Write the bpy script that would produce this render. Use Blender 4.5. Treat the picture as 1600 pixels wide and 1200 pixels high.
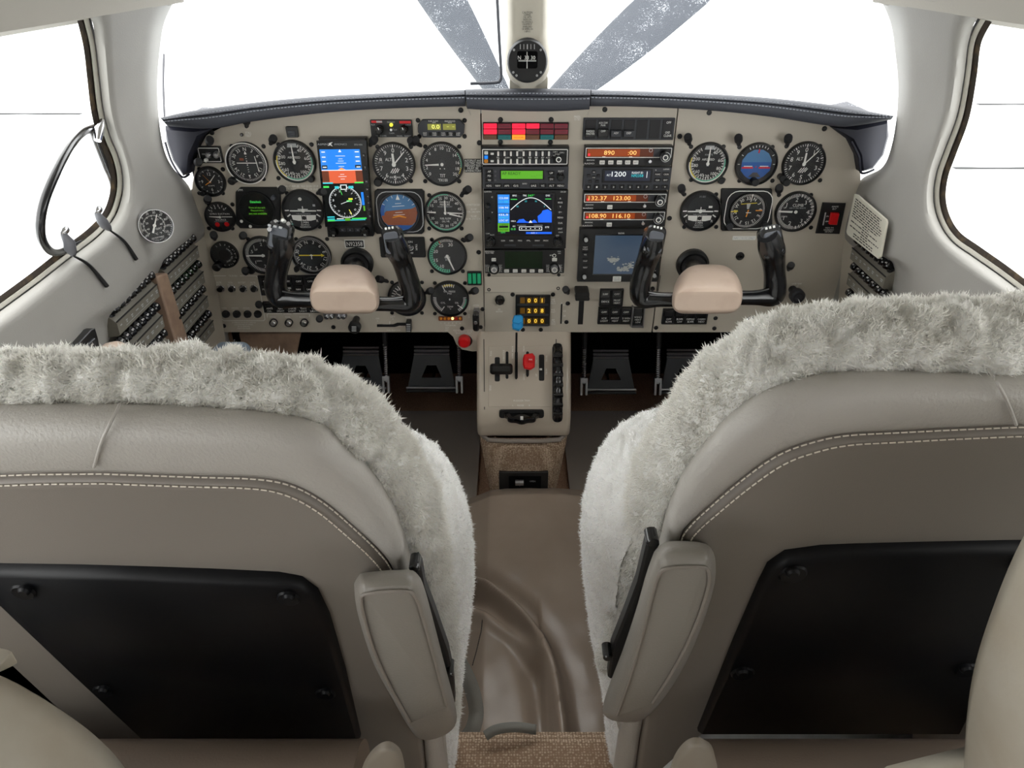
import bpy, math, random
import numpy as np
from mathutils import Vector, Matrix, noise
random.seed(7); rng = np.random.default_rng(7)
for o in list(bpy.data.objects): bpy.data.objects.remove(o)
SC = bpy.context.scene; COL = SC.collection
# ------------------------------------------------------------------ camera, sky, exposure
F_PX = 1080.0; PITCH = math.radians(32.2); CZ = 1.12          # camera stands 1.12 m above the cabin floor (z = 0)
cam_d = bpy.data.cameras.new('camera'); cam = bpy.data.objects.new('camera', cam_d); COL.objects.link(cam)
cam_d.sensor_fit = 'HORIZONTAL'; cam_d.sensor_width = 36.0; cam_d.lens = F_PX/1600*36.0; cam_d.clip_start = 0.01
cam.location = (0, 0, CZ); cam.rotation_euler = (math.pi/2-PITCH, 0, 0); SC.camera = cam
w = bpy.data.worlds.new('overcast'); SC.world = w; w.use_nodes = True
bg = w.node_tree.nodes['Background']; bg.inputs[0].default_value = (1.0, 0.997, 0.985, 1); bg.inputs[1].default_value = 3.2
vs = SC.view_settings; vs.view_transform = 'Standard'; vs.look = 'None'; vs.gamma = 1; vs.use_curve_mapping = False; vs.exposure = 0.55

cp, sp = math.cos(PITCH), math.sin(PITCH); CAM = Vector((0, 0, CZ))
def ray(px, py):
    u, v = (px-800)/F_PX, (py-600)/F_PX
    return Vector((u, cp-v*sp, -sp-v*cp))
def onX(px, py, X): d = ray(px, py); return CAM+d*(X/d.x)
def onY(px, py, Y): d = ray(px, py); return CAM+d*(Y/d.y)
def onZ(px, py, Z): d = ray(px, py); return CAM+d*((Z-CZ)/d.z)
def onP(px, py, p0, n): d = ray(px, py); return CAM+d*((p0-CAM).dot(n)/d.dot(n))
# ------------------------------------------------------------------ materials
def lin(c): c /= 255.0; return c/12.92 if c <= .04045 else ((c+.055)/1.055)**2.4
def rgb(r, g, b): return (lin(r), lin(g), lin(b), 1)
MATS = {}
def mat(name, c, rough=.5, metal=0, emit=0, bump=None, var=None, spec=None, sheen=0, coat=0):
    m = bpy.data.materials.new(name); m.use_nodes = True; nt = m.node_tree; b = nt.nodes['Principled BSDF']
    col = rgb(*c); b.inputs['Base Color'].default_value = col if emit < .3 else (col[0]*.12, col[1]*.12, col[2]*.12, 1)
    b.inputs['Roughness'].default_value = rough; b.inputs['Metallic'].default_value = metal
    if spec is not None: b.inputs['Specular IOR Level'].default_value = spec
    if sheen: b.inputs['Sheen Weight'].default_value = sheen
    if coat: b.inputs['Coat Weight'].default_value = coat; b.inputs['Coat Roughness'].default_value = .15
    if emit: b.inputs['Emission Color'].default_value = col; b.inputs['Emission Strength'].default_value = emit
    tc = nt.nodes.new('ShaderNodeTexCoord')
    if var:      # (scale, second colour, contrast low, high)
        n = nt.nodes.new('ShaderNodeTexNoise'); n.inputs['Scale'].default_value = var[0]; n.inputs['Detail'].default_value = 6
        r = nt.nodes.new('ShaderNodeMapRange'); r.inputs[1].default_value = var[2]; r.inputs[2].default_value = var[3]
        x = nt.nodes.new('ShaderNodeMix'); x.data_type = 'RGBA'; x.inputs[6].default_value = col; x.inputs[7].default_value = rgb(*var[1])
        nt.links.new(tc.outputs['Object'], n.inputs['Vector']); nt.links.new(n.outputs[0], r.inputs[0])
        nt.links.new(r.outputs[0], x.inputs[0]); nt.links.new(x.outputs[2], b.inputs['Base Color'])
    if bump:     # (kind, scale, strength, distance)
        k = bump[0]
        if k == 'noise': n = nt.nodes.new('ShaderNodeTexNoise'); n.inputs['Detail'].default_value = 5; out = n.outputs[0]
        elif k == 'leather':
            n = nt.nodes.new('ShaderNodeTexVoronoi'); n.feature = 'DISTANCE_TO_EDGE'; out = n.outputs[0]
        else: n = nt.nodes.new('ShaderNodeTexVoronoi'); out = n.outputs[0]
        n.inputs['Scale'].default_value = bump[1]
        bp = nt.nodes.new('ShaderNodeBump'); bp.inputs['Strength'].default_value = bump[2]; bp.inputs['Distance'].default_value = bump[3]
        nt.links.new(tc.outputs['Object'], n.inputs['Vector']); nt.links.new(out, bp.inputs['Height']); nt.links.new(bp.outputs[0], b.inputs['Normal'])
    MATS[name] = m; return m
def glass(name, tint=(1, 1, 1), gl=.06, dirt=0.0, veil=0.0):
    m = bpy.data.materials.new(name); m.use_nodes = True; nt = m.node_tree; nt.nodes.clear()
    out = nt.nodes.new('ShaderNodeOutputMaterial'); t = nt.nodes.new('ShaderNodeBsdfTransparent'); t.inputs[0].default_value = (*tint, 1)
    g = nt.nodes.new('ShaderNodeBsdfGlossy'); g.inputs['Roughness'].default_value = .03
    mx = nt.nodes.new('ShaderNodeMixShader'); mx.inputs[0].default_value = gl
    nt.links.new(t.outputs[0], mx.inputs[1]); nt.links.new(g.outputs[0], mx.inputs[2]); last = mx
    if dirt or veil:
        tr = nt.nodes.new('ShaderNodeBsdfTranslucent'); tr.inputs[0].default_value = (.9, .95, 1, 1)
        n = nt.nodes.new('ShaderNodeTexNoise'); n.inputs['Scale'].default_value = 420; n.inputs['Detail'].default_value = 3
        n2 = nt.nodes.new('ShaderNodeTexNoise'); n2.inputs['Scale'].default_value = 18
        tc = nt.nodes.new('ShaderNodeTexCoord')
        nt.links.new(tc.outputs['Object'], n.inputs[0]); nt.links.new(tc.outputs['Object'], n2.inputs[0])
        ad = nt.nodes.new('ShaderNodeMath'); ad.operation = 'MULTIPLY_ADD'; ad.inputs[1].default_value = .5
        nt.links.new(n2.outputs[0], ad.inputs[0]); nt.links.new(n.outputs[0], ad.inputs[2])
        r = nt.nodes.new('ShaderNodeMapRange'); r.inputs[1].default_value = .90; r.inputs[2].default_value = .98; r.inputs[3].default_value = veil; r.inputs[4].default_value = dirt
        nt.links.new(ad.outputs[0], r.inputs[0])
        m2 = nt.nodes.new('ShaderNodeMixShader'); nt.links.new(r.outputs[0], m2.inputs[0]); nt.links.new(mx.outputs[0], m2.inputs[1]); nt.links.new(tr.outputs[0], m2.inputs[2]); last = m2
    nt.links.new(last.outputs[0], out.inputs[0]); MATS[name] = m; return m
def weave(name, c1, c2, scale, strength=.8, dist=.003):
    m = mat(name, c1, .95); nt = m.node_tree; b = nt.nodes['Principled BSDF']; tc = nt.nodes['Texture Coordinate']
    v = nt.nodes.new('ShaderNodeTexVoronoi'); v.inputs['Scale'].default_value = scale; v.inputs['Randomness'].default_value = .35
    r = nt.nodes.new('ShaderNodeMapRange'); r.inputs[1].default_value = .2; r.inputs[2].default_value = .65
    n = nt.nodes.new('ShaderNodeTexNoise'); n.inputs['Scale'].default_value = scale*1.7
    mm = nt.nodes.new('ShaderNodeMath'); mm.operation = 'MULTIPLY_ADD'; mm.inputs[1].default_value = .6; mm.inputs[2].default_value = -.15
    ad = nt.nodes.new('ShaderNodeMath'); ad.operation = 'ADD'; ad.use_clamp = True
    x = nt.nodes.new('ShaderNodeMix'); x.data_type = 'RGBA'; x.inputs[6].default_value = rgb(*c1); x.inputs[7].default_value = rgb(*c2)
    bp = nt.nodes.new('ShaderNodeBump'); bp.invert = True; bp.inputs['Strength'].default_value = strength; bp.inputs['Distance'].default_value = dist
    L = nt.links.new
    L(tc.outputs['Object'], v.inputs['Vector']); L(tc.outputs['Object'], n.inputs['Vector']); L(v.outputs[0], r.inputs[0]); L(n.outputs[0], mm.inputs[0])
    L(r.outputs[0], ad.inputs[0]); L(mm.outputs[0], ad.inputs[1]); L(ad.outputs[0], x.inputs[0]); L(x.outputs[2], b.inputs['Base Color'])
    L(v.outputs[0], bp.inputs['Height']); L(bp.outputs[0], b.inputs['Normal']); return m

mat('panel', (190, 182, 168), .45, bump=('noise', 900, .05, .001))
mat('panel2', (196, 188, 174), .4)
mat('pedestal', (194, 182, 166), .35, coat=.3)
mat('plastic', (158, 156, 151), .6, bump=('noise', 500, .25, .001), var=(6, (150, 148, 143), .35, .7))
mat('headliner', (176, 172, 163), .8, bump=('noise', 300, .15, .001))
mat('trim', (222, 219, 208), .7, bump=('noise', 700, .5, .002))
mat('seal', (52, 42, 34), .7, var=(60, (110, 92, 66), .5, .75))
mat('sealblack', (22, 22, 24), .5)
mat('slate', (68, 71, 80), .62, bump=('leather', 500, .15, .001))
mat('navy', (27, 29, 42), .5, bump=('leather', 500, .1, .001))
mat('thread', (150, 155, 165), .8)
mat('black', (20, 21, 23), .42)
mat('blackgloss', (17, 18, 21), .22, coat=.4)
mat('blacksoft', (32, 32, 35), .6)
mat('face', (24, 26, 29), .6)
mat('faceg', (38, 41, 44), .55)
mat('dark', (10, 11, 13), .7)
mat('void', (7, 7, 8), .9, spec=.1)  # near-black; puts deep shade into the footwell surfaces
mat('charcoal', (52, 54, 60), .45)
mat('grey', (98, 99, 104), .45)
mat('greybtn', (84, 88, 96), .3)
mat('rail', (120, 116, 106), .5)
mat('white', (235, 235, 230), .5)
mat('print', (238, 238, 234), .6)
mat('printdim', (178, 180, 182), .6)
mat('ink', (40, 38, 36), .7)
mat('placard', (206, 203, 188), .55)
mat('chrome', (225, 226, 230), .16, 1)
mat('steel', (160, 160, 162), .35, 1)
mat('red', (215, 20, 26), .3)
mat('blue', (35, 150, 215), .35)
mat('green', (20, 130, 88), .35, emit=.25)
mat('greenarc', (90, 185, 150), .5)
mat('yellow', (225, 205, 60), .5)
mat('orange', (235, 150, 40), .5)
mat('cream', (196, 191, 178), .6)
mat('yokebeige', (201, 180, 163), .38, bump=('noise', 300, .08, .001), var=(25, (188, 165, 148), .5, .8))
mat('leather', (173, 169, 163), .36, bump=('noise', 420, .45, .0012))
mat('leather_arm_shaded', (131, 126, 119), .45, bump=('leather', 300, .2, .001))  # seat leather darkened, dim light on the armrests put into the colour
mat('leather_back_shaded', (128, 121, 114), .5, bump=('leather', 500, .1, .0008))  # darker copy of the seat leather, shade on the rear face painted in
mat('leather_rear', (200, 194, 180), .55, var=(14, (188, 178, 160), .4, .7), bump=('leather', 160, .1, .001))
mat('stitch', (214, 206, 192), .7)
mat('pocket', (9, 10, 14), .45, spec=.25)
mat('wool', (241, 241, 239), .95, sheen=.3, var=(60, (228, 227, 224), .4, .7))
def wool(name, c1, c2, t=.4):
    m = mat(name, c1, .95, var=(40, c2, .4, .7)); nt = m.node_tree; b = nt.nodes['Principled BSDF']; out = nt.nodes['Material Output']
    tr = nt.nodes.new('ShaderNodeBsdfTranslucent'); mx = nt.nodes.new('ShaderNodeMixShader'); mx.inputs[0].default_value = t
    nt.links.new(b.inputs['Base Color'].links[0].from_socket, tr.inputs[0]); nt.links.new(b.outputs[0], mx.inputs[1]); nt.links.new(tr.outputs[0], mx.inputs[2]); nt.links.new(mx.outputs[0], out.inputs[0])
wool('wooltip', (247, 246, 242), (233, 231, 225), .3); wool('woolfronttip', (253, 253, 253), (246, 246, 245), .3)
mat('brownleather', (168, 152, 138), .24, bump=('leather', 300, .12, .001), var=(5, (152, 136, 122), .35, .7))
weave('carpet', (232, 210, 184), (146, 120, 98), 260)
weave('carpetfloor', (190, 154, 128), (132, 102, 82), 330, .6)
mat('mat', (150, 140, 132), .95, bump=('noise', 800, .8, .002))
mat('tanstrip', (150, 125, 105), .6, var=(40, (128, 104, 88), .4, .7))
mat('bluecap', (128, 142, 158), .5)
mat('web', (120, 118, 112), .8, bump=('noise', 900, .5, .001))
mat('cowl', (240, 240, 240), .35)
mat('prop', (44, 49, 58), .5)
mat('apron', (232, 234, 233), .9, var=(.6, (222, 225, 226), .3, .7))
mat('joint', (38, 40, 42), .9)
# lit displays
mat('lcdblue', (20, 120, 225), .4, emit=.9); mat('lcdbrown', (205, 88, 52), .4, emit=.9); mat('lcdblack', (6, 12, 12), .3)
mat('lcdwhite', (235, 240, 240), .4, emit=.8); mat('lcdgreen', (70, 225, 90), .4, emit=.8); mat('lcdcyan', (60, 205, 215), .4, emit=.7)
mat('lcdyellow', (235, 230, 70), .4, emit=.8); mat('lcdnavy', (6, 8, 26), .3, emit=.3); mat('lcdmap', (22, 92, 240), .4, emit=.9)
mat('lcdside', (40, 130, 225), .4, emit=.8); mat('lcdlime', (96, 180, 40), .4, emit=.6); mat('lcdink', (18, 50, 12), .5)
mat('lcddkgreen', (8, 34, 16), .25); mat('radar', (52, 68, 86), .2, emit=.35, var=(9, (40, 54, 74), .35, .7)); mat('radarspot', (150, 152, 148), .7, emit=.1)
mat('amber', (160, 66, 12), .4, emit=.5); mat('amberdk', (92, 38, 12), .4, emit=.5); mat('seg', (255, 190, 110), .4, emit=1.1); mat('segy', (250, 205, 70), .4, emit=1.0)
mat('segdim', (120, 84, 20), .4, emit=.3); mat('lcdolive', (150, 150, 70), .4, emit=.5); mat('segl', (250, 250, 120), .4, emit=1.0)
mat('redlit', (255, 30, 60), .4, emit=1.1); mat('reddim', (110, 34, 48), .4, emit=.2); mat('tealdim', (24, 96, 96), .4, emit=.25); mat('browndim', (98, 66, 46), .4, emit=.2)
mat('orangelit', (255, 140, 40), .4, emit=1.0); mat('skyblue', (70, 125, 175), .4); mat('earth', (150, 84, 54), .45); mat('deepblue', (34, 92, 168), .3)
mat('warmlamp', (255, 220, 130), .4, emit=1.5); mat('rust', (140, 70, 40), .5); mat('transponder', (40, 44, 60), .3, emit=.25)
glass('window_glass', (.985, .995, .99), .05, dirt=.0)
glass('windshield_glass', (.97, .985, .99), .04, dirt=.4, veil=.02)
glass('dial_glass', (.98, .98, .98), .035)
# ------------------------------------------------------------------ mesh builder
TXT = {}
def tmesh(s):
    if s not in TXT:
        cu = bpy.data.curves.new('t', 'FONT'); cu.body = s; cu.resolution_u = 2; cu.align_x = 'CENTER'
        ob = bpy.data.objects.new('t', cu); me = bpy.data.meshes.new_from_object(ob)
        v = [tuple(q.co[:2]) for q in me.vertices]; f = [tuple(p.vertices) for p in me.polygons]
        bpy.data.objects.remove(ob); bpy.data.curves.remove(cu); bpy.data.meshes.remove(me)
        xs = [a for a, b in v] or [0]; ys = [b for a, b in v] or [0]
        TXT[s] = ([(a-(min(xs)+max(xs))/2, b-(min(ys)+max(ys))/2) for a, b in v], f, max(xs)-min(xs), max(ys)-min(ys))
    return TXT[s]
def rrect(x0, x1, z0, z1, r, n=4):
    r = min(r, (x1-x0)/2*.999, (z1-z0)/2*.999); out = []
    for cx, cz, a in ((x1-r, z0+r, -90), (x1-r, z1-r, 0), (x0+r, z1-r, 90), (x0+r, z0+r, 180)):
        for k in range(n+1):
            t = math.radians(a+90*k/n); out.append((cx+r*math.cos(t), cz+r*math.sin(t)))
    return out
def catmull(pts, n):
    P = [Vector(p) for p in pts]; m = len(P)-1; out = []
    for i in range(n):
        t = i/(n-1)*m; k = min(int(t), m-1); t -= k
        a, b, c, d = P[max(k-1, 0)], P[k], P[k+1], P[min(k+2, m)]
        out.append(.5*((2*b)+(c-a)*t+(2*a-5*b+4*c-d)*t*t+(3*b-a-3*c+d)*t*t*t))
    return out
def arclen(pts, n):
    P = [Vector(p) for p in pts]; L = [0]
    for a, b in zip(P, P[1:]): L.append(L[-1]+(b-a).length)
    out = []; k = 0
    for i in range(n):
        t = L[-1]*i/(n-1)
        while k < len(P)-2 and L[k+1] < t: k += 1
        s = (t-L[k])/max(1e-9, L[k+1]-L[k]); out.append(P[k].lerp(P[k+1], s))
    return out
class MB:
    def __init__(s): s.v = []; s.f = []; s.m = []; s.mats = []; s.M = None
    def mi(s, m):
        if m not in s.mats: s.mats.append(m)
        return s.mats.index(m)
    def add(s, vs, fs, m):
        b = len(s.v); k = s.mi(m)
        if s.M is not None: vs = [s.M @ Vector(q) for q in vs]
        s.v += [tuple(q) for q in vs]; s.f += [tuple(b+i for i in q) for q in fs]; s.m += [k]*len(fs)
    def box(s, x0, x1, y0, y1, z0, z1, m):
        s.add([(x0,y0,z0),(x1,y0,z0),(x1,y1,z0),(x0,y1,z0),(x0,y0,z1),(x1,y0,z1),(x1,y1,z1),(x0,y1,z1)],
              [(0,3,2,1),(4,5,6,7),(0,1,5,4),(1,2,6,5),(2,3,7,6),(3,0,4,7)], m)
    def prism(s, pts, d0, d1, m, bev=0):        # outline in x,z; from depth d0 (back) to d1 (towards the viewer, -y)
        n = len(pts); rings = [(pts, d0)]
        if bev:
            cx = sum(p[0] for p in pts)/n; cz = sum(p[1] for p in pts)/n; ins = []
            for i, p in enumerate(pts):
                a = Vector(pts[i-1]); c = Vector(pts[(i+1) % n]); q = Vector(p); t = c-a
                if t.length < 1e-9: t = Vector((1, 0))
                nr = Vector((-t.y, t.x)).normalized()
                if nr.dot(Vector((cx, cz))-q) < 0: nr = -nr
                ins.append((p[0]+nr.x*bev, p[1]+nr.y*bev))
            rings += [(pts, d1-bev), (ins, d1)]
        else: rings += [(pts, d1)]
        vs = [(x, -d, z) for ring, d in rings for x, z in ring]; fs = []
        for k in range(len(rings)-1):
            for i in range(n): j = (i+1) % n; fs.append((k*n+i, k*n+j, (k+1)*n+j, (k+1)*n+i))
        fs.append(tuple(range((len(rings)-1)*n, len(rings)*n))); fs.append(tuple(range(n-1, -1, -1)))
        s.add(vs, fs, m)
    def lathe(s, prof, cx, cz, m, n=28, cap=True):   # prof [(r, d)] back to front
        vs = []; fs = []
        for r, d in prof:
            for i in range(n): a = 2*math.pi*i/n; vs.append((cx+r*math.cos(a), -d, cz+r*math.sin(a)))
        for k in range(len(prof)-1):
            for i in range(n): j = (i+1) % n; fs.append((k*n+i, k*n+j, (k+1)*n+j, (k+1)*n+i))
        if cap: fs.append(tuple(range((len(prof)-1)*n, len(prof)*n)))
        s.add(vs, fs, m)
    def disc(s, cx, cz, r, d, m, n=28):
        s.add([(cx+r*math.cos(2*math.pi*i/n), -d, cz+r*math.sin(2*math.pi*i/n)) for i in range(n)], [tuple(range(n))], m)
    def flat(s, pts, d, m): s.add([(x, -d, z) for x, z in pts], [tuple(range(len(pts)))], m)
    def quad(s, x0, x1, z0, z1, d, m): s.flat([(x0,z0),(x1,z0),(x1,z1),(x0,z1)], d, m)
    def frame(s, x0, x1, z0, z1, t, d, m, r=.002):
        o = rrect(x0, x1, z0, z1, r); i = rrect(x0+t, x1-t, z0+t, z1-t, max(r-t, .0003)); n = len(o)
        s.add([(x, -d, z) for x, z in o+i], [(k, (k+1) % n, n+(k+1) % n, n+k) for k in range(n)], m)
    def text(s, t, cx, cz, h, d, m, ang=0, w=None):
        v, f, tw, th = tmesh(t)
        if not f: return
        k = h/max(th, .35); kx = k if w is None else w/tw; c, q = math.cos(ang), math.sin(ang)
        s.add([(cx+a*kx*c-b*k*q, -d, cz+a*kx*q+b*k*c) for a, b in v], f, m)
    def arc(s, r0, r1, a0, a1, d, m, cx=0, cz=0, n=24):
        vs = []; fs = []
        for i in range(n+1):
            a = math.radians(90-(a0+(a1-a0)*i/n)); c, q = math.cos(a), math.sin(a)
            vs += [(cx+r0*c, -d, cz+r0*q), (cx+r1*c, -d, cz+r1*q)]
        for i in range(n): fs.append((2*i, 2*i+1, 2*i+3, 2*i+2))
        s.add(vs, fs, m)
    def bar(s, cx, cz, r0, r1, ang, w0, w1, d, m):   # a pointer or tick: clockwise angle from the top
        a = math.radians(90-ang); c, q = math.cos(a), math.sin(a)
        s.flat([(cx+r0*c+w0*q, cz+r0*q-w0*c), (cx+r1*c+w1*q, cz+r1*q-w1*c), (cx+r1*c-w1*q, cz+r1*q+w1*c), (cx+r0*c-w0*q, cz+r0*q+w0*c)], d, m)
    def tube(s, path, rad, m, n=10, cap=True, flat=1.0, up=(0, 1, 0)):     # sweep; rad number or list; flat squashes along the second axis
        P = [Vector(p) for p in path]; k = len(P); R = rad if isinstance(rad, (list, tuple)) else [rad]*k; vs = []; fs = []
        for i in range(k):
            t = (P[min(i+1, k-1)]-P[max(i-1, 0)]).normalized(); u = Vector(up); u = u-t*u.dot(t)
            if u.length < 1e-4: u = t.orthogonal()
            u.normalize(); b = t.cross(u)
            for j in range(n): a = 2*math.pi*j/n; vs.append(P[i]+b*(R[i]*math.cos(a))+u*(R[i]*flat*math.sin(a)))
        for i in range(k-1):
            for j in range(n): q = (j+1) % n; fs.append((i*n+j, i*n+q, (i+1)*n+q, (i+1)*n+j))
        if cap: fs.append(tuple(range(n-1, -1, -1))); fs.append(tuple(range((k-1)*n, k*n)))
        s.add(vs, fs, m)
    def grid(s, rows, m, loop=False):
        n = len(rows[0]); vs = [p for r in rows for p in r]; fs = []
        for i in range(len(rows)-1):
            for j in range(n if loop else n-1): q = (j+1) % n; fs.append((i*n+j, i*n+q, (i+1)*n+q, (i+1)*n+j))
        s.add(vs, fs, m)
    def mesh(s, name, smooth=35):
        me = bpy.data.meshes.new(name); me.from_pydata(s.v, [], s.f); me.validate()
        for m in s.mats: me.materials.append(MATS[m])
        if len(me.polygons) == len(s.m): me.polygons.foreach_set('material_index', s.m)
        if smooth: me.shade_smooth(); me.set_sharp_from_angle(angle=math.radians(smooth))
        return me
    def build(s, name, parent=None, loc=(0, 0, 0), smooth=35):
        return link(name, s.mesh(name, smooth), parent, loc)
def link(name, me, parent=None, loc=(0, 0, 0)):
    o = bpy.data.objects.new(name, me); COL.objects.link(o); o.location = loc
    if parent: o.parent = parent
    return o
def tag(o, label=None, cat=None, group=None, kind=None):
    if label: o['label'] = label
    if cat: o['category'] = cat
    if group: o['group'] = group
    if kind: o['kind'] = kind
    return o
def struct(o, label=None):
    o['kind'] = 'structure'
    if label: o['label'] = label
    return o
def recalc(o):
    import bmesh
    b = bmesh.new(); b.from_mesh(o.data); bmesh.ops.recalc_face_normals(b, faces=b.faces); b.to_mesh(o.data); b.free(); return o
def mod(o, kind, **k):
    m = o.modifiers.new(kind.lower(), kind)
    for a, b in k.items(): setattr(m, a, b)
    return o
class Frame:          # a plane in the cabin with its own right, up and outward directions
    def __init__(s, p0, ex=(1, 0, 0), ez=(0, 0, 1)):
        s.p0 = Vector(p0); s.ex = Vector(ex).normalized(); e = Vector(ez); s.ez = (e-s.ex*e.dot(s.ex)).normalized(); s.n = s.ex.cross(s.ez)
    def at(s, px, py, d=0): return onP(px, py, s.p0+s.n*d, s.n)
class Unit:           # a thing mounted on a plane; its features are given by where they show in the photograph
    def __init__(s, fr, name, label, cat, cx, cy, group=None, parent=None):
        s.fr = fr; s.c = (cx, cy); s.o = bpy.data.objects.new(name, None); COL.objects.link(s.o); s.o.empty_display_size = .02
        p = fr.at(cx, cy); s.p = p
        M = Matrix((fr.ex, -fr.n, fr.ez)).transposed().to_4x4(); M.translation = p; s.o.matrix_world = M
        if label: tag(s.o, label, cat, group)
        s.sc = (fr.at(cx+1, cy)-fr.at(cx-1, cy)).length/2
    def xz(s, px, py, d=0):
        q = s.fr.at(px, py, d)-s.p; return q.dot(s.fr.ex), q.dot(s.fr.ez)
    def rc(s, x0, y0, x1, y1, d=0):
        yc = (y0+y1)/2; xc = (x0+x1)/2
        return s.xz(x0, yc, d)[0], s.xz(x1, yc, d)[0], s.xz(xc, y1, d)[1], s.xz(xc, y0, d)[1]
    def rect(s, mb, x0, y0, x1, y1, d0, d1, m, r=.0015, bev=.0006):
        a = s.rc(x0, y0, x1, y1, d1); mb.prism(rrect(*a, r, 3), d0, d1, m, bev)
    def quad(s, mb, x0, y0, x1, y1, d, m): mb.quad(*s.rc(x0, y0, x1, y1, d), d, m)
    def frame(s, mb, x0, y0, x1, y1, t, d, m, r=.002): mb.frame(*s.rc(x0, y0, x1, y1, d), t*s.sc, d, m, r)
    def poly(s, mb, pts, d0, d1, m, bev=0): mb.prism([s.xz(x, y, d1) for x, y in pts][::-1], d0, d1, m, bev)
    def flat(s, mb, pts, d, m): mb.flat([s.xz(x, y, d) for x, y in pts][::-1], d, m)
    def text(s, mb, t, cx, cy, h, d, m, w=None, ang=0):
        x, z = s.xz(cx, cy, d); mb.text(t, x, z, h*s.sc, d, m, ang, None if w is None else w*s.sc)
    def cyl(s, mb, cx, cy, r, d0, d1, m, n=20, bev=.25):
        x, z = s.xz(cx, cy, d1); R = r*s.sc; b = min(R*bev, (d1-d0)*.4); mb.lathe([(R, d0), (R, d1-b), (R-b*.8, d1)], x, z, m, n)
    def ring(s, mb, cx, cy, r0, r1, d, m, n=24):
        x, z = s.xz(cx, cy, d); mb.arc(r0*s.sc, r1*s.sc, 0, 360, d, m, x, z, n)
    def line(s, mb, pts, w, d, m):
        for a, b in zip(pts, pts[1:]):
            A = Vector(s.xz(*a, d)); B = Vector(s.xz(*b, d)); t = B-A
            if t.length < 1e-9: continue
            nr = Vector((-t.y, t.x)).normalized()*w*s.sc/2; mb.flat([A-nr, B-nr, B+nr, A+nr], d, m)
    def part(s, mb, name, parent=None, smooth=35): return mb.build(name, parent or s.o, smooth=smooth)
# ------------------------------------------------------------------ cabin shell
X0 = .026                                    # centreline of the cabin, a little right of the camera
PROF = [(-1.2, .62), (-.6, .60), (-.45, .60), (-.36, .61), (-.2, .60), (-.07, .55), (0, .50), (.08, .38), (.13, .20), (.145, .0)]
def prof(z): return sum(prof0(z+.012*k) for k in range(-4, 5))/9
def prof0(z):
    if z <= PROF[0][0]: return PROF[0][1]
    for (a, p), (b, q) in zip(PROF, PROF[1:]):
        if z <= b: return p+(q-p)*(z-a)/(b-a)
    return 0
def onWall(px, py, side, off=0.0):
    d = ray(px, py); X = X0+side*.6
    for _ in range(25):
        t = X/d.x; Xn = X0+side*(prof(t*d.z)+off); X += (Xn-X)*.6
    return CAM+d*(X/d.x)
def wallgrid(mb, rowsL, rowsR, side, offs, nrow, m):
    L = catmull(rowsL, nrow); R = catmull(rowsR, nrow); K = len(offs)
    g = [[onWall(*(L[i].lerp(R[i], k/(K-1))), side, offs[k]) for k in range(K)] for i in range(nrow)]
    mb.grid(g, m); return g
def edge_offs(K, a, b, wd=.25):
    o = []
    for k in range(K):
        s = k/(K-1); e = max(0, 1-s/wd)**2*a+max(0, 1-(1-s)/wd)**2*b; o.append(e)
    return o
# floor, firewall, footwell
mb = MB(); mb.box(-.66, .72, -1.95, 1.85, -.03, 0, 'carpetfloor'); struct(mb.build('floor'), 'brown carpeted cabin floor under the seats and pedals')
mb = MB(); mb.box(-.70, .75, 1.84, 1.87, 0, .70, 'void'); struct(mb.build('wall_front'), 'firewall behind the rudder pedals, shade painted in as black')
mb = MB(); mb.box(-.70, .75, -2.0, -1.95, 0, 1.28, 'headliner'); struct(mb.build('wall_rear'))
for side, nm in ((-1, 'wall_left'), (1, 'wall_right')):
    mb = MB(); X = X0+side*.655
    mb.box(min(X, X+side*.02), max(X, X+side*.02), -1.95, 1.85, 0, CZ-.40, 'plastic'); mb.box(min(X, X+side*.02), max(X, X+side*.02), -1.95, -.95, CZ-.4, CZ-.05, 'plastic')  # unseen aft side, its upper wall closed to cut light from behind
    rows = [[(X0+side*(prof(z)+(.03 if z > -.41 else .0)), y, CZ+z) for z in (-.39, -.42, -.5, -.62, -.8, -1.1)] for y in (-.22, 0, .3, .5, .62)]
    mb.grid(rows, 'plastic')
    # posts between the cabin windows, behind the camera
    for ya, yb in ((-.22, -.12),):
        zz = [-.40+.35*k/8 for k in range(9)]
        mb.grid([[(X0+side*(prof(z)+.01), y, CZ+z) for z in zz] for y in (ya, (ya+yb)/2, yb)], 'plastic')
    struct(mb.build(nm), 'light grey moulded cabin side wall below the window')
# side footwell panels, deep shade painted in as black
for side in (-1, 1):
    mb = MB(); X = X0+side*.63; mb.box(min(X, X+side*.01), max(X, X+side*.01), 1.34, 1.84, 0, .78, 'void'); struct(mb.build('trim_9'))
# ceiling: the curved headliner down to the tops of the side windows
mb = MB(); zs = [-.072, -.06, -.03, 0, .03, .06, .09, .115, .13, .14, .145]
half = [(prof(z), z) for z in zs]
ys = [-1.95+3.2*k/20 for k in range(21)]
rows = []
for y in ys:
    rows.append([(X0-p, y, CZ+z) for p, z in half]+[(X0+p, y, CZ+z) for p, z in half[::-1]])
mb.grid(rows, 'headliner')
rows = [[(X0+s*p*1.02+s*o, y, CZ+z+zo) for y in (-1.95, 1.27)] for s in (1,) for p, z, o, zo in [(prof(-.072), -.072, 0, 0), (prof(-.072), -.072, .045, -.012)]]
mb.grid(rows, 'headliner'); mb.grid([[(2*X0-p[0], p[1], p[2]) for p in r] for r in rows], 'headliner')
o = mb.build('ceiling'); struct(o, 'cream curved headliner above the side windows')
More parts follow.
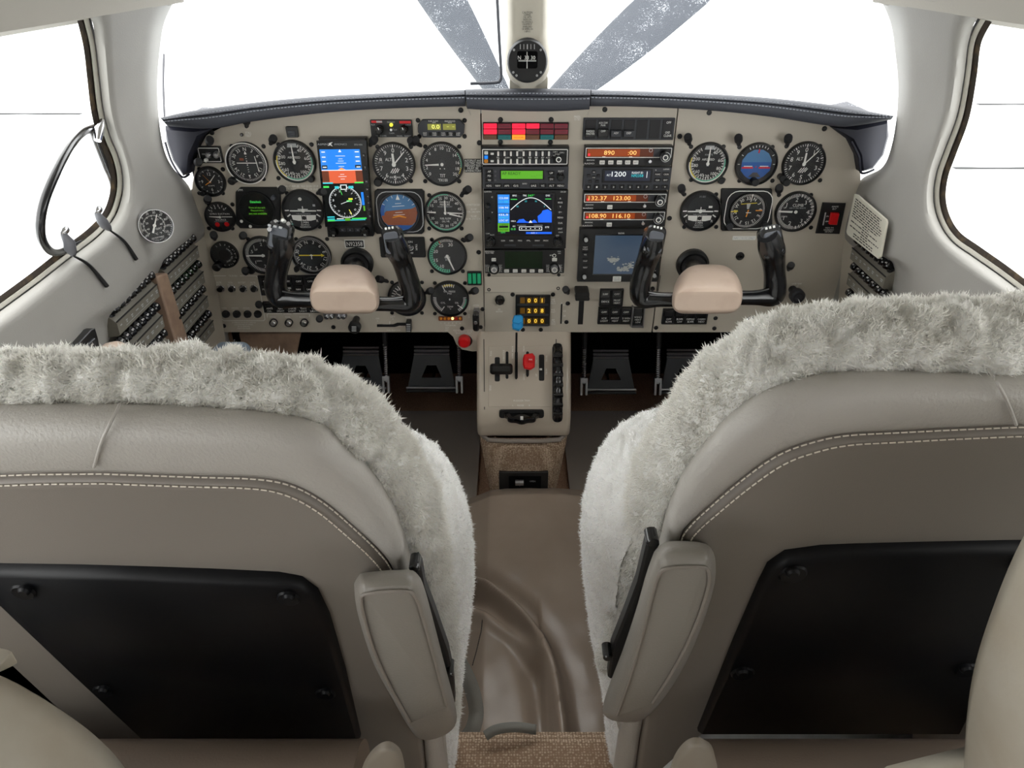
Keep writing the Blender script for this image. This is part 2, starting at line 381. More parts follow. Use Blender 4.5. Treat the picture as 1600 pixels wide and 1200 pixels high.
# moulded pillar and sill covers
Lw = [(104,27),(140,27),(150,70),(156,120),(162,170),(172,210),(187,248),(193,282),(189,315),(176,345),(150,373),(112,402),(60,443),(0,487),(-110,568),(-260,680)]
Lp = [(285,-40),(272,0),(256,38),(249,85),(246,130),(248,182),(256,232),(270,262),(293,288),(309,325),(322,362),(296,388),(258,424),(222,472),(182,508),(190,640)]
Rw = [(1575,22),(1532,25),(1514,62),(1506,120),(1495,180),(1476,232),(1462,272),(1458,312),(1467,348),(1487,378),(1520,402),(1560,430),(1600,460),(1660,503),(1760,575),(1900,680)]
Rp = [(1360,-40),(1377,0),(1392,38),(1399,85),(1403,130),(1401,182),(1392,232),(1378,262),(1346,280),(1330,312),(1318,362),(1334,386),(1374,405),(1383,428),(1378,480),(1390,640)]
TR = []
for side, W_, P_, nm, lb in ((-1, Lw, Lp, 'trim_1', 'light grey moulded windshield pillar cover on the pilot side with the thermometer'),
                             (1, Rw, Rp, 'trim_2', 'light grey moulded windshield pillar cover beside the text placard')):
    mb = MB(); g = wallgrid(mb, W_, P_, side, edge_offs(17, .020, .045, .22), 90, 'plastic'); o = struct(mb.build(nm, smooth=60), lb)
    # off-white bead along the window and the dark worn rubber seal outside it
    Wc = catmull(W_[1:], 120)
    def shift(c, w0):
        out = []
        for i, p in enumerate(c):
            t = (c[min(i+1, len(c)-1)]-c[max(i-1, 0)]).normalized(); nr = Vector((-t.y, t.x))
            if (nr.x > 0) != (side > 0) and abs(nr.x) > .3: nr = -nr
            elif abs(nr.x) <= .3 and nr.y > 0: nr = -nr
            out.append(p+nr*w0)
        return out
    def clampw(i): return min(1, max(.35, i/14))
    c0 = shift(Wc, -2); c1 = shift(Wc, 1.5); c2 = shift(Wc, 10); c3 = shift(Wc, 20)
    mb = MB(); mb.grid([[onWall(*a, side, .020), onWall(*b, side, .028)] for a, b in zip(c0, c1)], 'sealblack')
    mb.grid([[onWall(*a, side, .026), onWall(*a.lerp(b, .15), side, .0235), onWall(*a.lerp(b, .9), side, .0235), onWall(*b, side, .028)] for a, b in zip(c1, c2)], 'trim')
    struct(mb.build('trim_3' if side < 0 else 'trim_4'), 'off-white textured bead edging the %s side window' % ('left' if side < 0 else 'right'))
    mb = MB(); mb.grid([[onWall(*a, side, .028), onWall(*a.lerp(b, .2), side, .027), onWall(*b, side, .028), onWall(*b, side, .06)] for a, b in zip(c2, c3)], 'seal')
    struct(mb.build('trim_5' if side < 0 else 'trim_6'), 'worn dark rubber seal around the %s side window' % ('left' if side < 0 else 'right'))
# side window glass
for side, nm, lb in ((-1, 'window_1', 'clear curved side window on the left'), (1, 'window_2', 'clear curved side window on the right')):
    mb = MB(); zz = [-.47+.44*k/10 for k in range(11)]
    mb.grid([[(X0+side*(prof(z)+.062), y, CZ+z) for z in zz] for y in (-.2, 0, .2, .4, .7, .9, 1.1, 1.22)], 'window_glass'); struct(mb.build(nm, smooth=80), lb)
# windshield in two curved panes
for side, nm, lb in ((-1, 'window_3', 'left windshield pane above the pilot glareshield'), (1, 'window_4', 'right windshield pane above the copilot glareshield')):
    mb = MB(); rows = []
    for i in range(13):
        x = .022+(.66-.022)*i/12; q = x/.66
        yb = 1.86-.42*q**2.5; yt = 1.30-.02*q; zb = -.33; zt = .12-.10*q**3
        rows.append([(X0+side*x, yb+(yt-yb)*t-.03*math.sin(math.pi*t)*-1, CZ+zb+(zt-zb)*t+.03*math.sin(math.pi*t)) for t in [k/8 for k in range(9)]])
    mb.grid(rows, 'windshield_glass'); struct(mb.build(nm, smooth=80), lb)
mb = MB(); mb.tube(catmull([onY(x, y, 1.50) for x, y in ((256, 84), (255, 120), (255.5, 150), (257, 185))], 12), .0022, 'grey', 6); struct(mb.build('trim_8'), 'thin grey seal line at the left edge of the windshield')
# ------------------------------------------------------------------ outside
mb = MB(); mb.box(-60, 60, -30, 90, -1.05, -1.0, 'apron'); struct(mb.build('ground'), 'bright pale concrete apron outside the windows')
for (px0, px1, py, wd) in ((-300, 128, 178, .11), (1526, 1900, 163, .11), (1490, 1900, 263, .07)):
    a = onZ(px0, py, -1.0); b = onZ(px1, py, -1.0); mb = MB(); n = 40; rows = []
    for k in range(n+1):
        t = k/n; x = a.x+(b.x-a.x)*t; y = a.y+(b.y-a.y)*t; h = wd*(.5+.5*noise.noise((x*1.7, y, 3)))+.012
        rows.append([(x, y-h, -.998), (x, y+h, -.998)])
    mb.grid(rows, 'joint'); tag(mb.build('apron_joint'), 'thin grey joint line across the bright apron %s' % ('outside the left window' if px1 < 800 else ('outside the right window, the farther one' if py < 200 else 'outside the right window, the nearer one')), 'joint line', 'joint lines in the apron')
mb = MB(); rows = []
for y, zt, hw, zb in ((1.88, -.30, .62, -1.3), (2.2, -.36, .60, -1.3), (2.6, -.43, .54, -1.25), (2.9, -.48, .44, -1.2), (3.02, -.54, .34, -1.1), (3.06, -.62, .20, -1.0)):
    r = []
    for k in range(33):
        a = 2*math.pi*k/32; c, s_ = math.cos(a), math.sin(a)
        r.append((X0+hw*math.copysign(abs(c)**.65, c), y, CZ+(zt+zb)/2+(zt-zb)/2*math.copysign(abs(s_)**.65, s_)))
    rows.append(r)
mb.grid(rows, 'cowl'); mb.f.append(tuple(range(len(mb.v)-33, len(mb.v)-1))); mb.m.append(0)
tag(mb.build('engine_cowl', smooth=60), 'white engine cowl ahead of the windshield', 'engine cowl')
hub = onY(815, 205, 3.14)
pr = bpy.data.objects.new('propeller', None); COL.objects.link(pr); pr.location = hub; tag(pr, 'grey three-blade propeller seen through the windshield above the glareshield', 'propeller')
mb = MB(); mb.lathe([(.001, -.30), (.06, -.27), (.12, -.15), (.15, 0), (.15, .05)], 0, 0, 'prop', 24); mb.build('spinner', pr)
lt = onY(692, 0, 3.14)-hub; rt = onY(1050, 0, 3.14)-hub
aL = math.atan2(lt.z, lt.x); aR = math.atan2(rt.z, rt.x); aD = (aL+aR)/2+math.pi
for a in (aL, aR, aD):
    mb = MB(); rows = []
    for k in range(15):
        r = .12+.88*k/14; q = k/14; wd = (.055+.045*math.sin(min(1, q*1.5)*math.pi/2))*(1 if q < .85 else math.sqrt(max(0.02, 1-((q-.85)/.15)**2))); tw = math.radians(38-26*q)
        row = []
        for j in range(13):
            t = 2*math.pi*j/12; e = wd*math.cos(t); th = .014*(1.6-q)*math.sin(t)
            e2, y2 = e*math.cos(tw)-th*math.sin(tw), e*math.sin(tw)+th*math.cos(tw)
            row.append((r*math.cos(a)-e2*math.sin(a), y2, r*math.sin(a)+e2*math.cos(a)))
        rows.append(row)
    mb.grid(rows, 'prop'); mb.build('blade', pr, smooth=60)
# ------------------------------------------------------------------ glareshield
YP = 1.335
PF = Frame((0, YP, 0))
def lip(name, label, top, bot, n, proud=0.0, back=.5):
    T = arclen(catmull(top, 60), n); B = arclen(catmull(bot, 60), n); rows = []
    for a, b in zip(T, B):
        m = lambda t: a.lerp(b, t)
        q0 = onY(*a, 1.275-proud); rows.append([Vector((q0.x, q0.y+back, q0.z-.13)), Vector((q0.x, q0.y+.12, q0.z-.03)), Vector((q0.x, q0.y+.03, q0.z-.004)), q0, onY(*m(.12), 1.262-proud), onY(*m(.28), 1.256-proud), onY(*m(.33), 1.259-proud), onY(*m(.38), 1.255-proud),
                     onY(*m(.65), 1.253-proud), onY(*m(.9), 1.257-proud), onY(*m(1), 1.266-proud), onY(*b, 1.30-proud), onY(*b, 1.345)])
    mb = MB(); mb.grid(rows, 'slate'); n_ = len(rows[0])
    for r, inv in ((rows[0], 1), (rows[-1], 0)):
        mb.add(r, [tuple(range(n_))[::-1] if inv else tuple(range(n_))], 'slate')
    root = bpy.data.objects.new(name, None); COL.objects.link(root); c = rows[len(rows)//2][5]; root.location = c; tag(root, label, 'glareshield', 'padded glareshield sections')
    o = mb.build('padding', root, -c, smooth=50)
    mb = MB()
    for f_, yy in ((.20, 1.2565), (.46, 1.2515)):
        c_ = [onY(*a.lerp(b, f_), yy-proud) for a, b in zip(T, B)]; P = arclen(c_, max(20, int(sum((p-q).length for p, q in zip(c_, c_[1:]))/.006)))
        for p, q in zip(P, P[1:]): mb.tube([p.lerp(q, .15), p.lerp(q, .8)], .0009, 'thread', 4)
    mb.build('stitching', root, -c)
lip('glareshield_section', 'slate grey padded glareshield over the pilot gauges', [(250,184),(300,173),(400,160),(500,151),(600,146),(726,141)], [(262,197),(330,201),(400,189),(500,177),(600,170),(727,166)], 60)
lip('glareshield_section', 'slate grey padded glareshield over the copilot gauges', [(924,141),(1000,143),(1100,147),(1200,153),(1300,164),(1397,181)], [(923,166),(1000,167),(1100,172),(1200,182),(1300,197),(1340,196),(1392,187)], 60)
lip('glareshield_section', 'short centre glareshield pad over the red warning lights', [(727,140),(780,139),(860,139),(923,140)], [(730,170),(780,173),(860,174),(921,171)], 24, proud=.008, back=.52)
for pts, lb in (([(256,198),(300,201),(332,200),(312,216),(299,245),(296,272),(284,276),(268,252),(258,222)], 'navy padded glareshield end beside the pilot clock'),
                ([(1300,199),(1340,198),(1389,188),(1391,214),(1383,243),(1366,265),(1346,270),(1342,245),(1330,221)], 'navy padded glareshield end beside the copilot altimeter')):
    u = Unit(PF, 'glareshield_end', lb, 'glareshield', pts[4][0], pts[4][1]); mb = MB(); u.poly(mb, pts, -.16, .025, 'navy', .006); u.part(mb, 'padding')
    mb = MB(); P = catmull([Vector((*u.xz(*p, .024), 0)) for p in pts[5:]], 30); mb.tube([(p.x, -.024, p.y) for p in P], .0022, 'navy', 6); u.part(mb, 'piping')
mb = MB(); mb.box(-.66, .72, 1.40, 1.86, .70, .71, 'void'); struct(mb.build('footwell_light_block'))  # unseen black sheet added to keep light out of the footwell
# ------------------------------------------------------------------ instrument panel
ip = Unit(PF, 'instrument_panel', 'beige metal instrument panel carrying all gauges and radios', 'instrument panel', 820, 350)
mb = MB(); ip.poly(mb, [(345,519),(323,430),(305,372),(300,300),(303,270),(310,235),(322,212),(345,200),(400,178),(500,165),(750,158),(757,548),(738,549),(722,546),(713,538),(708,526),(700,519)], -.012, 0, 'panel'); ip.part(mb, 'panel_plate')
mb = MB(); ip.poly(mb, [(752,158),(1060,158),(1018,519),(890,519),(890,548),(758,548)], -.012, 0, 'panel'); ip.part(mb, 'panel_plate')
mb = MB(); ip.poly(mb, [(1062,158),(1200,165),(1290,186),(1326,212),(1344,250),(1345,300),(1345,400),(1330,470),(1310,519),(1020,519)], -.012, 0, 'panel'); ip.part(mb, 'panel_plate')
mb = MB(); ip.poly(mb, [(300,180),(1340,180),(1340,510),(345,510)], -.03, -.013, 'void'); ip.part(mb, 'backing_plate')
mb = MB(); ip.poly(mb, [(760,448),(881,448),(880,457),(760,457)], 0, .0015, 'panel2', .0005); ip.poly(mb, [(757,432),(882,431),(880,456),(758,457)], 0, .002, 'panel2', .0006); ip.part(mb, 'sub_panel')
SCREW = None
def screw_mesh():
    global SCREW
    if SCREW is None:
        m = MB(); m.lathe([(.0042, 0), (.0042, .0012), (.0032, .0022), (.0016, .0022), (.0012, .0012)], 0, 0, 'black', 10); SCREW = m.mesh('screw')
    return SCREW
def screws(u, pts, s=1.0):
    for p in pts:
        x, z = u.xz(*p); o = link('screw', screw_mesh(), u.o, (x, 0, z)); o.scale = (s, 1, s)
screws(ip, [(331,207),(720,172),(945,171),(1108,176),(1288,201),(749,223),(748,394),(1062,213),(1046,341),(782,187),(861,187),(782,222),(860,222),(350,509),(521,511),(722,513),(751,511),(764,452),(872,450),(801,460),(864,460),(887,474),(885,503),(817,515),(845,515),(1025,512),(1118,497),(1116,513),(754,483)], 1.15)
LAMP = None
for i, (x, y, a) in enumerate([(383,196,30),(422,224,45),(436,302,45),(497,303,60),(324,226,45),(304,257,60),(321,317,45),(333,374,30),(376,373,45),(382,429,30),(403,481,30),(579,226,40),(642,226,45),(653,227,-45),(724,303,40),(727,377,40),(601,441,-40),(667,459,40),(736,459,40),(497,503,30),(1078,224,-30),(1156,225,-30),(1233,225,-30),(1068,302,-30),(1219,302,-30),(1235,422,-20),(887,459,-20)]):
    if LAMP is None:
        m = MB(); m.M = Matrix.Rotation(math.radians(-40), 4, 'X'); m.lathe([(.004, -.01), (.004, .012), (.0075, .013), (.0075, .026), (.0062, .028)], 0, 0, 'blacksoft', 12); LAMP = m.mesh('post_light')
    xx, zz = ip.xz(x, y, .012); o = link('post_light', LAMP, ip.o, (xx, -.004, zz)); o.rotation_euler = (0, math.radians(a), 0)
def placard(x, y, w_, h, lines, bgm, inkm, th, name='placard'):
    m = MB(); ip.rect(m, x-w_/2, y-h/2, x+w_/2, y+h/2, 0, .0012, bgm, .0006, .0003); o = ip.part(m, name)
    m = MB(); n = len(lines)
    for k, t in enumerate(lines): ip.text(m, t, x, y+(k-(n-1)/2)*h/n*.95, th, .0016, inkm, w=min(w_*.92, len(t)*th*.78))
    ip.part(m, 'lettering', o)
mb = MB(); ip.rect(mb, 538.5, 374.5, 569.5, 388, 0, .001, 'white', .0008, .0003); o = ip.part(mb, 'placard'); mb = MB(); ip.rect(mb, 540, 376, 568, 386.5, .001, .0018, 'black', .0004, .0002); ip.text(mb, 'N92358', 554, 381.2, 7, .0024, 'print', w=25); ip.part(mb, 'lettering', o)
placard(739, 259, 27, 21, ['AUTOPILOT AND', 'ELECTRIC TRIM', 'PREFLIGHT TESTS', 'MUST BE', 'SATISFACTORY'], 'black', 'print', 3)
placard(1163, 372, 36, 6, ['NAV 1 VLOC ONLY'], 'white', 'printdim', 3.4)
placard(820, 437.5, 56, 7, ['#2 GPS LIMITED TO VFR USE ONLY'], 'panel2', 'print', 3)
mb = MB()
def pt(t, x, y, h, w_=None): ip.text(mb, t, x, y, h, .0006, 'print', w_)
def pl(pts, w_=.9): ip.line(mb, pts, w_, .0005, 'print')
for t, x, y in (('STALL', 388, 207.5), ('TEST', 388, 212)): pt(t, x, y, 3, 9)
pt('VA 132 KIAS AT 4000 LBS', 450, 291, 3, 34); pt('VLO 133 DN 129 UP', 484, 291, 3, 26); pt('(132 K.I.A.S.)', 452, 295.5, 3, 18); pt('VLE  133  KIAS', 486, 295.5, 3, 22)
for t, x, y, q in (('DO NOT EXCEED', 739, 320, 22), ('35 HP', 740, 327, 9), ('27 IN. 2400 RPM', 739, 331, 22), ('75 HP', 740, 338, 9), ('36  IN. 2700 RPM', 739, 342, 22)): pt(t, x, y, 2.8, q)
for x, a, b in ((342, 'ALTR', 'NO.1'), (360, 'NON', 'ESSEN'), (378, 'BATTERY', ''), (395, 'ALTR', 'NO.2')):
    pt(a, x, 441.5, 3, 3+len(a)*1.3)
    if b: pt(b, x, 445.5, 3, 3+len(b)*1.2)
for x, a, b in ((350, 'MAIN', ''), (367, 'AVIONIC', 'NO.1'), (385, 'AVIONIC', 'NO.2')):
    pt(a, x, 481.5, 2.8, 3+len(a)*1.2)
    if b: pt(b, x, 485.5, 2.8, 7)
pl([(353,431),(331,431),(329,433),(347,499),(350,501),(412,501),(414,499),(403,434),(400,431),(375,431)]); pt('TIE BUSES', 364, 431, 2.8, 14)
for k, t in enumerate(('ALTERNATOR SELECT SWITCH', 'LOCATED BELOW PANEL', 'BY ALTERNATE', 'STATIC PROVISION')): pt(t, 381, 504+k*3.1, 2.3, (40, 32, 20, 22)[k])
pl([(418,496),(417,491),(420,490),(441,490)]); pl([(458,490),(481,490),(484,491),(483,495)]); pt('DIMMING', 449, 490.5, 2.8, 13)
for t, x in (('SWITCH', 426), ('PANEL', 450), ('AVIONICS', 474)): pt(t, x, 495.5, 2.8, len(t)*1.7)
for t, x, y in (('OFF', 590, 498), ('LEFT', 614, 495), ('RIGHT', 639, 496)): pt(t, x, y, 3, len(t)*2); pl([(x-.6, y+3.5), (x+.6, y+3.5)], 1.2)
pl([(598,507),(609,507),(609,502)]); pt('FUEL SELECTOR', 615, 516, 2.8, 23); pt('EMPTY', 625, 509.5, 2.4, 9)
for k in range(6): pt(str(k+1), 689+k*6, 505, 2.6)
pt('CYLINDER PROBES', 704, 508.5, 2.6, 18); pt('EGT', 699, 512.5, 2.6, 6); pt('CHT', 698, 516, 2.6, 6)
for k, t in enumerate(('EMERGENCY GEAR EXTEND', 'PULL TO RELEASE - SEE POH', 'BEFORE RE-ENGAGEMENT')): pt(t, 724, 516+k*2.4, 2, (34, 30, 26)[k])
for t, x, y in (('LANDING', 744, 477), ('GEAR', 744, 480.5), ('U', 734, 480), ('P', 734, 483.5), ('D', 733, 492), ('N', 733, 495.5)): pt(t, x, y, 2.8, len(t)*1.4)
pt('PRESS', 902, 182.5, 3, 9); pt('TO TEST', 902, 186.5, 3, 9)
for t, x, y in (('GO', 780, 483.5), ('AROUND', 780, 486.8), ('AMP', 864, 468), ('ALTR', 864, 471), ('NO.1', 864, 474), ('BUS', 864, 484), ('VOLT', 864, 487.5), ('AMP', 864, 500), ('ALTR', 864, 503), ('NO.2', 864, 506), ('FLAPS', 911, 448), ('0', 881, 476.5), ('10', 882, 486), ('25', 882, 493.5), ('40', 880, 504)): pt(t, x, y, 3, len(t)*1.9)
pt('OVER TEMP', 1245, 443.5, 3, 16); pt('PULL AIR', 1242.5, 447.5, 3, 11); pl([(878,473),(876,476)], 1)
o = ip.part(mb, 'printed_lettering'); o['kind'] = 'stuff'
mb = MB(); ip.line(mb, [(1032,430),(1018,519)], 1, .0004, 'ink'); ip.line(mb, [(758,457),(880,456)], .8, .0004, 'ink'); ip.part(mb, 'panel_seam')
# ------------------------------------------------------------------ round gauges
def gauge(name, label, x, y, d, spec, hands=(), bez='black', face='face', fr=None, ring=None, knobs=(), sq=None, scr=True, rim=.90, group='round dial instruments in the panel', out=.009):
    u = Unit(fr or PF, name, label, 'gauge', x, y, group); R = d/2*u.sc
    mb = MB()
    if sq:       # square case with rounded or cut corners: half width, half height, corner in px
        hw, hh, cr = sq; u.poly(mb, [(x-hw+cr, y-hh), (x+hw-cr, y-hh), (x+hw, y-hh+cr), (x+hw, y+hh-cr), (x+hw-cr, y+hh), (x-hw+cr, y+hh), (x-hw, y+hh-cr), (x-hw, y-hh+cr)], 0, .005, bez, .001)
    mb.lathe([(R, 0), (R, out*.6), (R*.97, out), (R*.93, out), (R*rim, out*.45), (R*rim, .002)], 0, 0, bez, 48, cap=False)
    if ring: mb.arc(R*.95, R*1.0, 0, 360, out+.0003, ring, n=48)
    u.part(mb, 'bezel')
    F0 = .0054 if sq else .003
    mb = MB(); mb.disc(0, 0, R*rim, F0, face, 48); u.part(mb, 'dial_face')
    mb = MB(); dz = F0+.0004
    for i, q in enumerate(spec):
        k = q[0]; D = dz+i*.00004
        if k == 't':
            _, r0, r1, a0, a1, n, w_, m = q
            for j in range(n+1): mb.bar(0, 0, r0*R, r1*R, a0+(a1-a0)*j/n, w_*R, w_*R, D, m)
        elif k == 'n':
            _, items, r, h, m = q[:5]; rot = len(q) > 5
            for t, a in items:
                an = math.radians(90-a); mb.text(t, r*R*math.cos(an), r*R*math.sin(an), h*R, D, m, -math.radians(a) if rot else 0)
        elif k == 'x': mb.text(q[1], q[2]*R, q[3]*R, q[4]*R, D, q[5], 0, q[6]*R if len(q) > 6 else None)
        elif k == 'a': mb.arc(q[1]*R, q[2]*R, q[3], q[4], D, q[5])
        elif k == 'd': mb.disc(q[2]*R, q[3]*R, q[1]*R, D, q[4])
        elif k == 'p': mb.flat([(a*R, b*R) for a, b in q[1]], D, q[2])
        elif k == 'b': mb.bar(q[1]*R, q[2]*R, q[3]*R, q[4]*R, q[5], q[6]*R, q[6]*R, D, q[7])
    if mb.v: u.part(mb, 'dial_markings')
    for j, (ang, tail, ln, w0, w1, m) in enumerate(hands):
        mb = MB(); mb.bar(0, 0, -tail*R, ln*R, ang, w0*R, w1*R, .0055+j*.0006, m); mb.lathe([(w0*R*1.6, .0045), (w0*R*1.6, .0060+j*.0006)], 0, 0, m, 12); u.part(mb, 'pointer')
    mb = MB(); mb.disc(0, 0, R*.93, out*.8, 'dial_glass', 40); u.part(mb, 'cover_glass')
    for (kx, ky, kr, ln, m) in knobs:
        mb = MB(); u.cyl(mb, kx, ky, kr, 0, ln, m, 14); u.part(mb, 'setting_knob')
    if scr:
        q = d*.5*.78
        screws(u, [(x-q, y-q*1.02), (x+q, y-q*1.02), (x-q, y+q*1.02), (x+q, y+q*1.02)])
    return u
def card(step=30, h=.16, r=.66, names=None, m='print', off=0):
    it = [('N', 0), ('3', 30), ('6', 60), ('E', 90), ('12', 120), ('15', 150), ('S', 180), ('21', 210), ('24', 240), ('W', 270), ('30', 300), ('33', 330)]
    return ('n', [(t, a+off) for t, a in it], r, h, m, 1)
gauge('clock', 'small black clock with orange hands at the far left of the panel', 330, 283, 47,
      [('t', .68, .80, 0, 330, 11, .022, 'print'), ('t', .73, .80, 0, 354, 59, .008, 'printdim'), ('x', '12', 0, .5, .2, 'print'), ('x', '3', .55, 0, .2, 'print'), ('x', '6', 0, -.52, .2, 'print'), ('x', '9', -.55, 0, .2, 'print'), ('x', 'QUARTZ', 0, -.28, .09, 'print')],
      [(240, .05, .42, .035, .02, 'orange'), (42, .05, .62, .03, .02, 'white'), (322, .1, .6, .012, .008, 'orange')], knobs=[(315, 303, 4, .012, 'black')])
gauge('suction_gauge', 'gyro suction gauge with two red dots below the clock', 345, 338, 47,
      [('n', [('2', -50), ('4', -20), ('6', 8), ('8', 34)], .62, .13, 'print'), ('t', .68, .84, -55, 40, 5, .02, 'print'), ('x', 'GYRO SUCTION', 0, .2, .11, 'print', 1.3), ('x', 'SOURCE', 0, -.2, .11, 'print', .7), ('b', 0, 0, .1, .8, 90, .025, 'print'), ('d', .16, -.3, -.52, 'red'), ('d', .16, .33, -.5, 'red'), ('x', 'MALFUNCTION', 0, -.32, .07, 'printdim', .9)],
      [(273, -.05, .7, .05, .02, 'white')])
gauge('course_indicator', 'white ringed navigation course indicator left of the pilot airspeed gauge', 387, 254, 64,
      [card(), ('t', .78, .87, 0, 355, 71, .010, 'print'), ('d', .54, 0, 0, 'faceg'), ('p', [(-.07, .42), (.07, .42), (0, .58)], 'print'), ('p', [(-.06, -.58), (.06, -.58), (0, -.68)], 'print'), ('t', .06, .09, 0, 180, 1, .02, 'print')]+
      [('b', 0, -.42+.105*k, -.012, .012, 0, .03, 'print') for k in range(9)]+[('p', [(-.33, .12), (-.13, .12), (-.13, .24), (-.33, .24)], 'rust'), ('b', 0, 0, -.5, .5, 90, .022, 'white'), ('b', .47, -.05, -.38, .38, 353, .018, 'white')],
      ring='white', knobs=[(361, 284, 6, .02, 'black')])
ASI = [('n', [('40', 30), ('60', 75), ('80', 112), ('100', 143), ('120', 178), ('140', 205), ('160', 232), ('180', 262), ('200', 292)], .60, .15, 'print'), ('t', .68, .84, 20, 330, 31, .016, 'print'), ('t', .74, .84, 20, 330, 62, .008, 'print'), ('a', .80, .85, 75, 215, 'greenarc'), ('a', .85, .9, 100, 275, 'white'), ('a', .80, .85, 215, 290, 'yellow'), ('x', 'AIRSPEED', 0, .2, .1, 'print', .6), ('x', 'KNOTS', 0, .42, .08, 'printdim'), ('p', [(-.24, .66), (.24, .66), (.2, .84), (-.2, .84)], 'printdim')]
gauge('airspeed_indicator', 'airspeed gauge between the ringed course indicator and the tall display', 461, 252, 66, ASI, [(358, .1, .78, .05, .02, 'white')], knobs=[(485, 281, 5, .012, 'black')])
gauge('airspeed_indicator', 'copilot airspeed gauge, first in the right upper row', 1105, 255, 65, ASI, [(2, .1, .78, .05, .02, 'white')], knobs=[(1128, 283, 5.5, .014, 'black')])
TC = [('d', .62, 0, .12, 'faceg'), ('b', 0, -.02, -.62, .62, 90, .03, 'print'), ('b', 0, .05, -.24, .24, 90, .02, 'print'), ('b', 0, 0, -.05, .2, 0, .02, 'print'), ('d', .085, 0, -.02, 'print'), ('b', -.76, 0, -.1, .1, 88, .03, 'print'), ('b', .76, 0, -.1, .1, 92, .03, 'print'), ('b', -.7, -.24, -.1, .1, 55, .03, 'print'), ('b', .7, -.24, -.1, .1, 125, .03, 'print'),
      ('x', 'TURN COORDINATOR', 0, -.16, .06, 'printdim', .7), ('p', [(-.58, -.22), (.58, -.22), (.55, -.44), (.3, -.5), (-.3, -.5), (-.55, -.44)], 'white'), ('b', -.1, -.36, -.13, .13, 0, .015, 'face'), ('b', .1, -.36, -.13, .13, 0, .015, 'face'), ('d', .1, 0, -.36, 'face'), ('x', 'L', -.62, -.5, .12, 'print'), ('x', 'R', .62, -.5, .12, 'print'), ('x', '2 MIN', 0, -.58, .1, 'print', .36), ('x', 'NO PITCH', 0, -.70, .07, 'print', .4), ('x', 'INFORMATION', 0, -.80, .07, 'print', .5)]
gauge('turn_coordinator', 'turn coordinator with white aeroplane left of the tall display', 474, 328, 66, TC+[('d', .08, -.05, .55, 'white'), ('p', [(.5, .2), (.62, .2), (.62, .3), (.5, .3)], 'printdim')])
gauge('turn_coordinator', 'copilot turn coordinator under the right airspeed gauge', 1094, 329, 64, TC+[('p', [(.36, .16), (.54, .16), (.54, .26), (.36, .26)], 'print'), ('x', 'D.C. ELEC', 0, .72, .08, 'printdim', .3)])
ALT = [('n', [(str(k), k*36) for k in range(10)], .63, .2, 'print'), ('t', .76, .89, 0, 324, 9, .022, 'print'), ('t', .80, .89, 0, 352.8, 49, .010, 'print'), ('x', 'ALT', -.24, .22, .14, 'print', .30), ('b', -.12, -.3, -.12, .12, 35, .02, 'print'), ('b', -.02, -.3, -.15, .15, 35, .02, 'print'), ('b', .08, -.3, -.15, .15, 35, .02, 'print'), ('b', .17, -.3, -.1, .1, 35, .02, 'print')]
gauge('altimeter', 'altimeter right of the tall display', 616, 256, 67, ALT+[('x', 'ENCODING', 0, -.6, .08, 'print', .5), ('p', [(-.74, .02), (-.5, .02), (-.5, .14), (-.74, .14)], 'ink'), ('x', '29.92', -.62, .08, .08, 'printdim')], [(357, .1, .5, .06, .05, 'white'), (42, .1, .78, .035, .02, 'white')], knobs=[(590, 286, 6.5, .018, 'black')])
gauge('altimeter', 'copilot altimeter at the end of the right upper row', 1255, 255, 67, ALT, [(0, .1, .5, .05, .04, 'white'), (42, .1, .8, .03, .02, 'white')], knobs=[(1223, 279, 5, .016, 'black'), (1230, 286, 6, .02, 'black')])
gauge('turbine_temperature_gauge', 'round TIT temperature gauge right of the pilot altimeter', 691, 256, 68,
      [('n', [('0', 233), ('2', 258), ('4', 285), ('6', 312), ('8', 338), ('10', 2), ('12', 27), ('14', 56), ('16', 84), ('18', 106), ('20', 128)], .72, .14, 'print'), ('t', .82, .89, 230, 490, 44, .010, 'print'), ('a', .86, .89, 55, 100, 'greenarc'), ('a', .86, .89, 100, 120, 'yellow'), ('x', 'TIT', 0, -.52, .15, 'print', .26), ('x', '°FX100', 0, -.72, .14, 'print', .44), ('d', .17, 0, .04, 'faceg'), ('d', .025, -.1, -.2, 'print'), ('d', .025, .1, -.2, 'print')], [(268, -.15, .78, .045, .02, 'white')])
gauge('manifold_pressure_gauge', 'manifold pressure and fuel flow gauge beside the square horizon', 696, 331, 65,
      [('n', [('10', 272), ('15', 298), ('20', 320), ('25', 342), ('30', 5), ('35', 28), ('40', 52), ('45', 76)], .70, .13, 'print'), ('t', .80, .89, 270, 450, 36, .010, 'print'), ('a', .84, .89, 290, 372, 'greenarc'), ('t', .80, .89, 98, 262, 36, .010, 'print'), ('n', [('0', 105), ('5', 122), ('10', 138), ('15', 154), ('20', 176), ('25', 197), ('30', 222), ('35', 245)], .68, .12, 'print'), ('a', .84, .89, 125, 240, 'greenarc'),
       ('x', 'MANIFOLD', 0, .5, .09, 'print', .5), ('x', 'PRESSURE', 0, .38, .09, 'print', .46), ('x', 'INCHES OF MERCURY', 0, .28, .07, 'printdim', .7), ('x', 'FUEL FLOW', 0, -.3, .1, 'print', .52), ('x', 'GAL / HR', 0, -.44, .09, 'print', .36)], [(0, .1, .6, .04, .03, 'white'), (272, -.45, .86, .04, .02, 'white'), (92, -.1, .86, .04, .02, 'white'), (104, -.2, .84, .04, .02, 'white')])
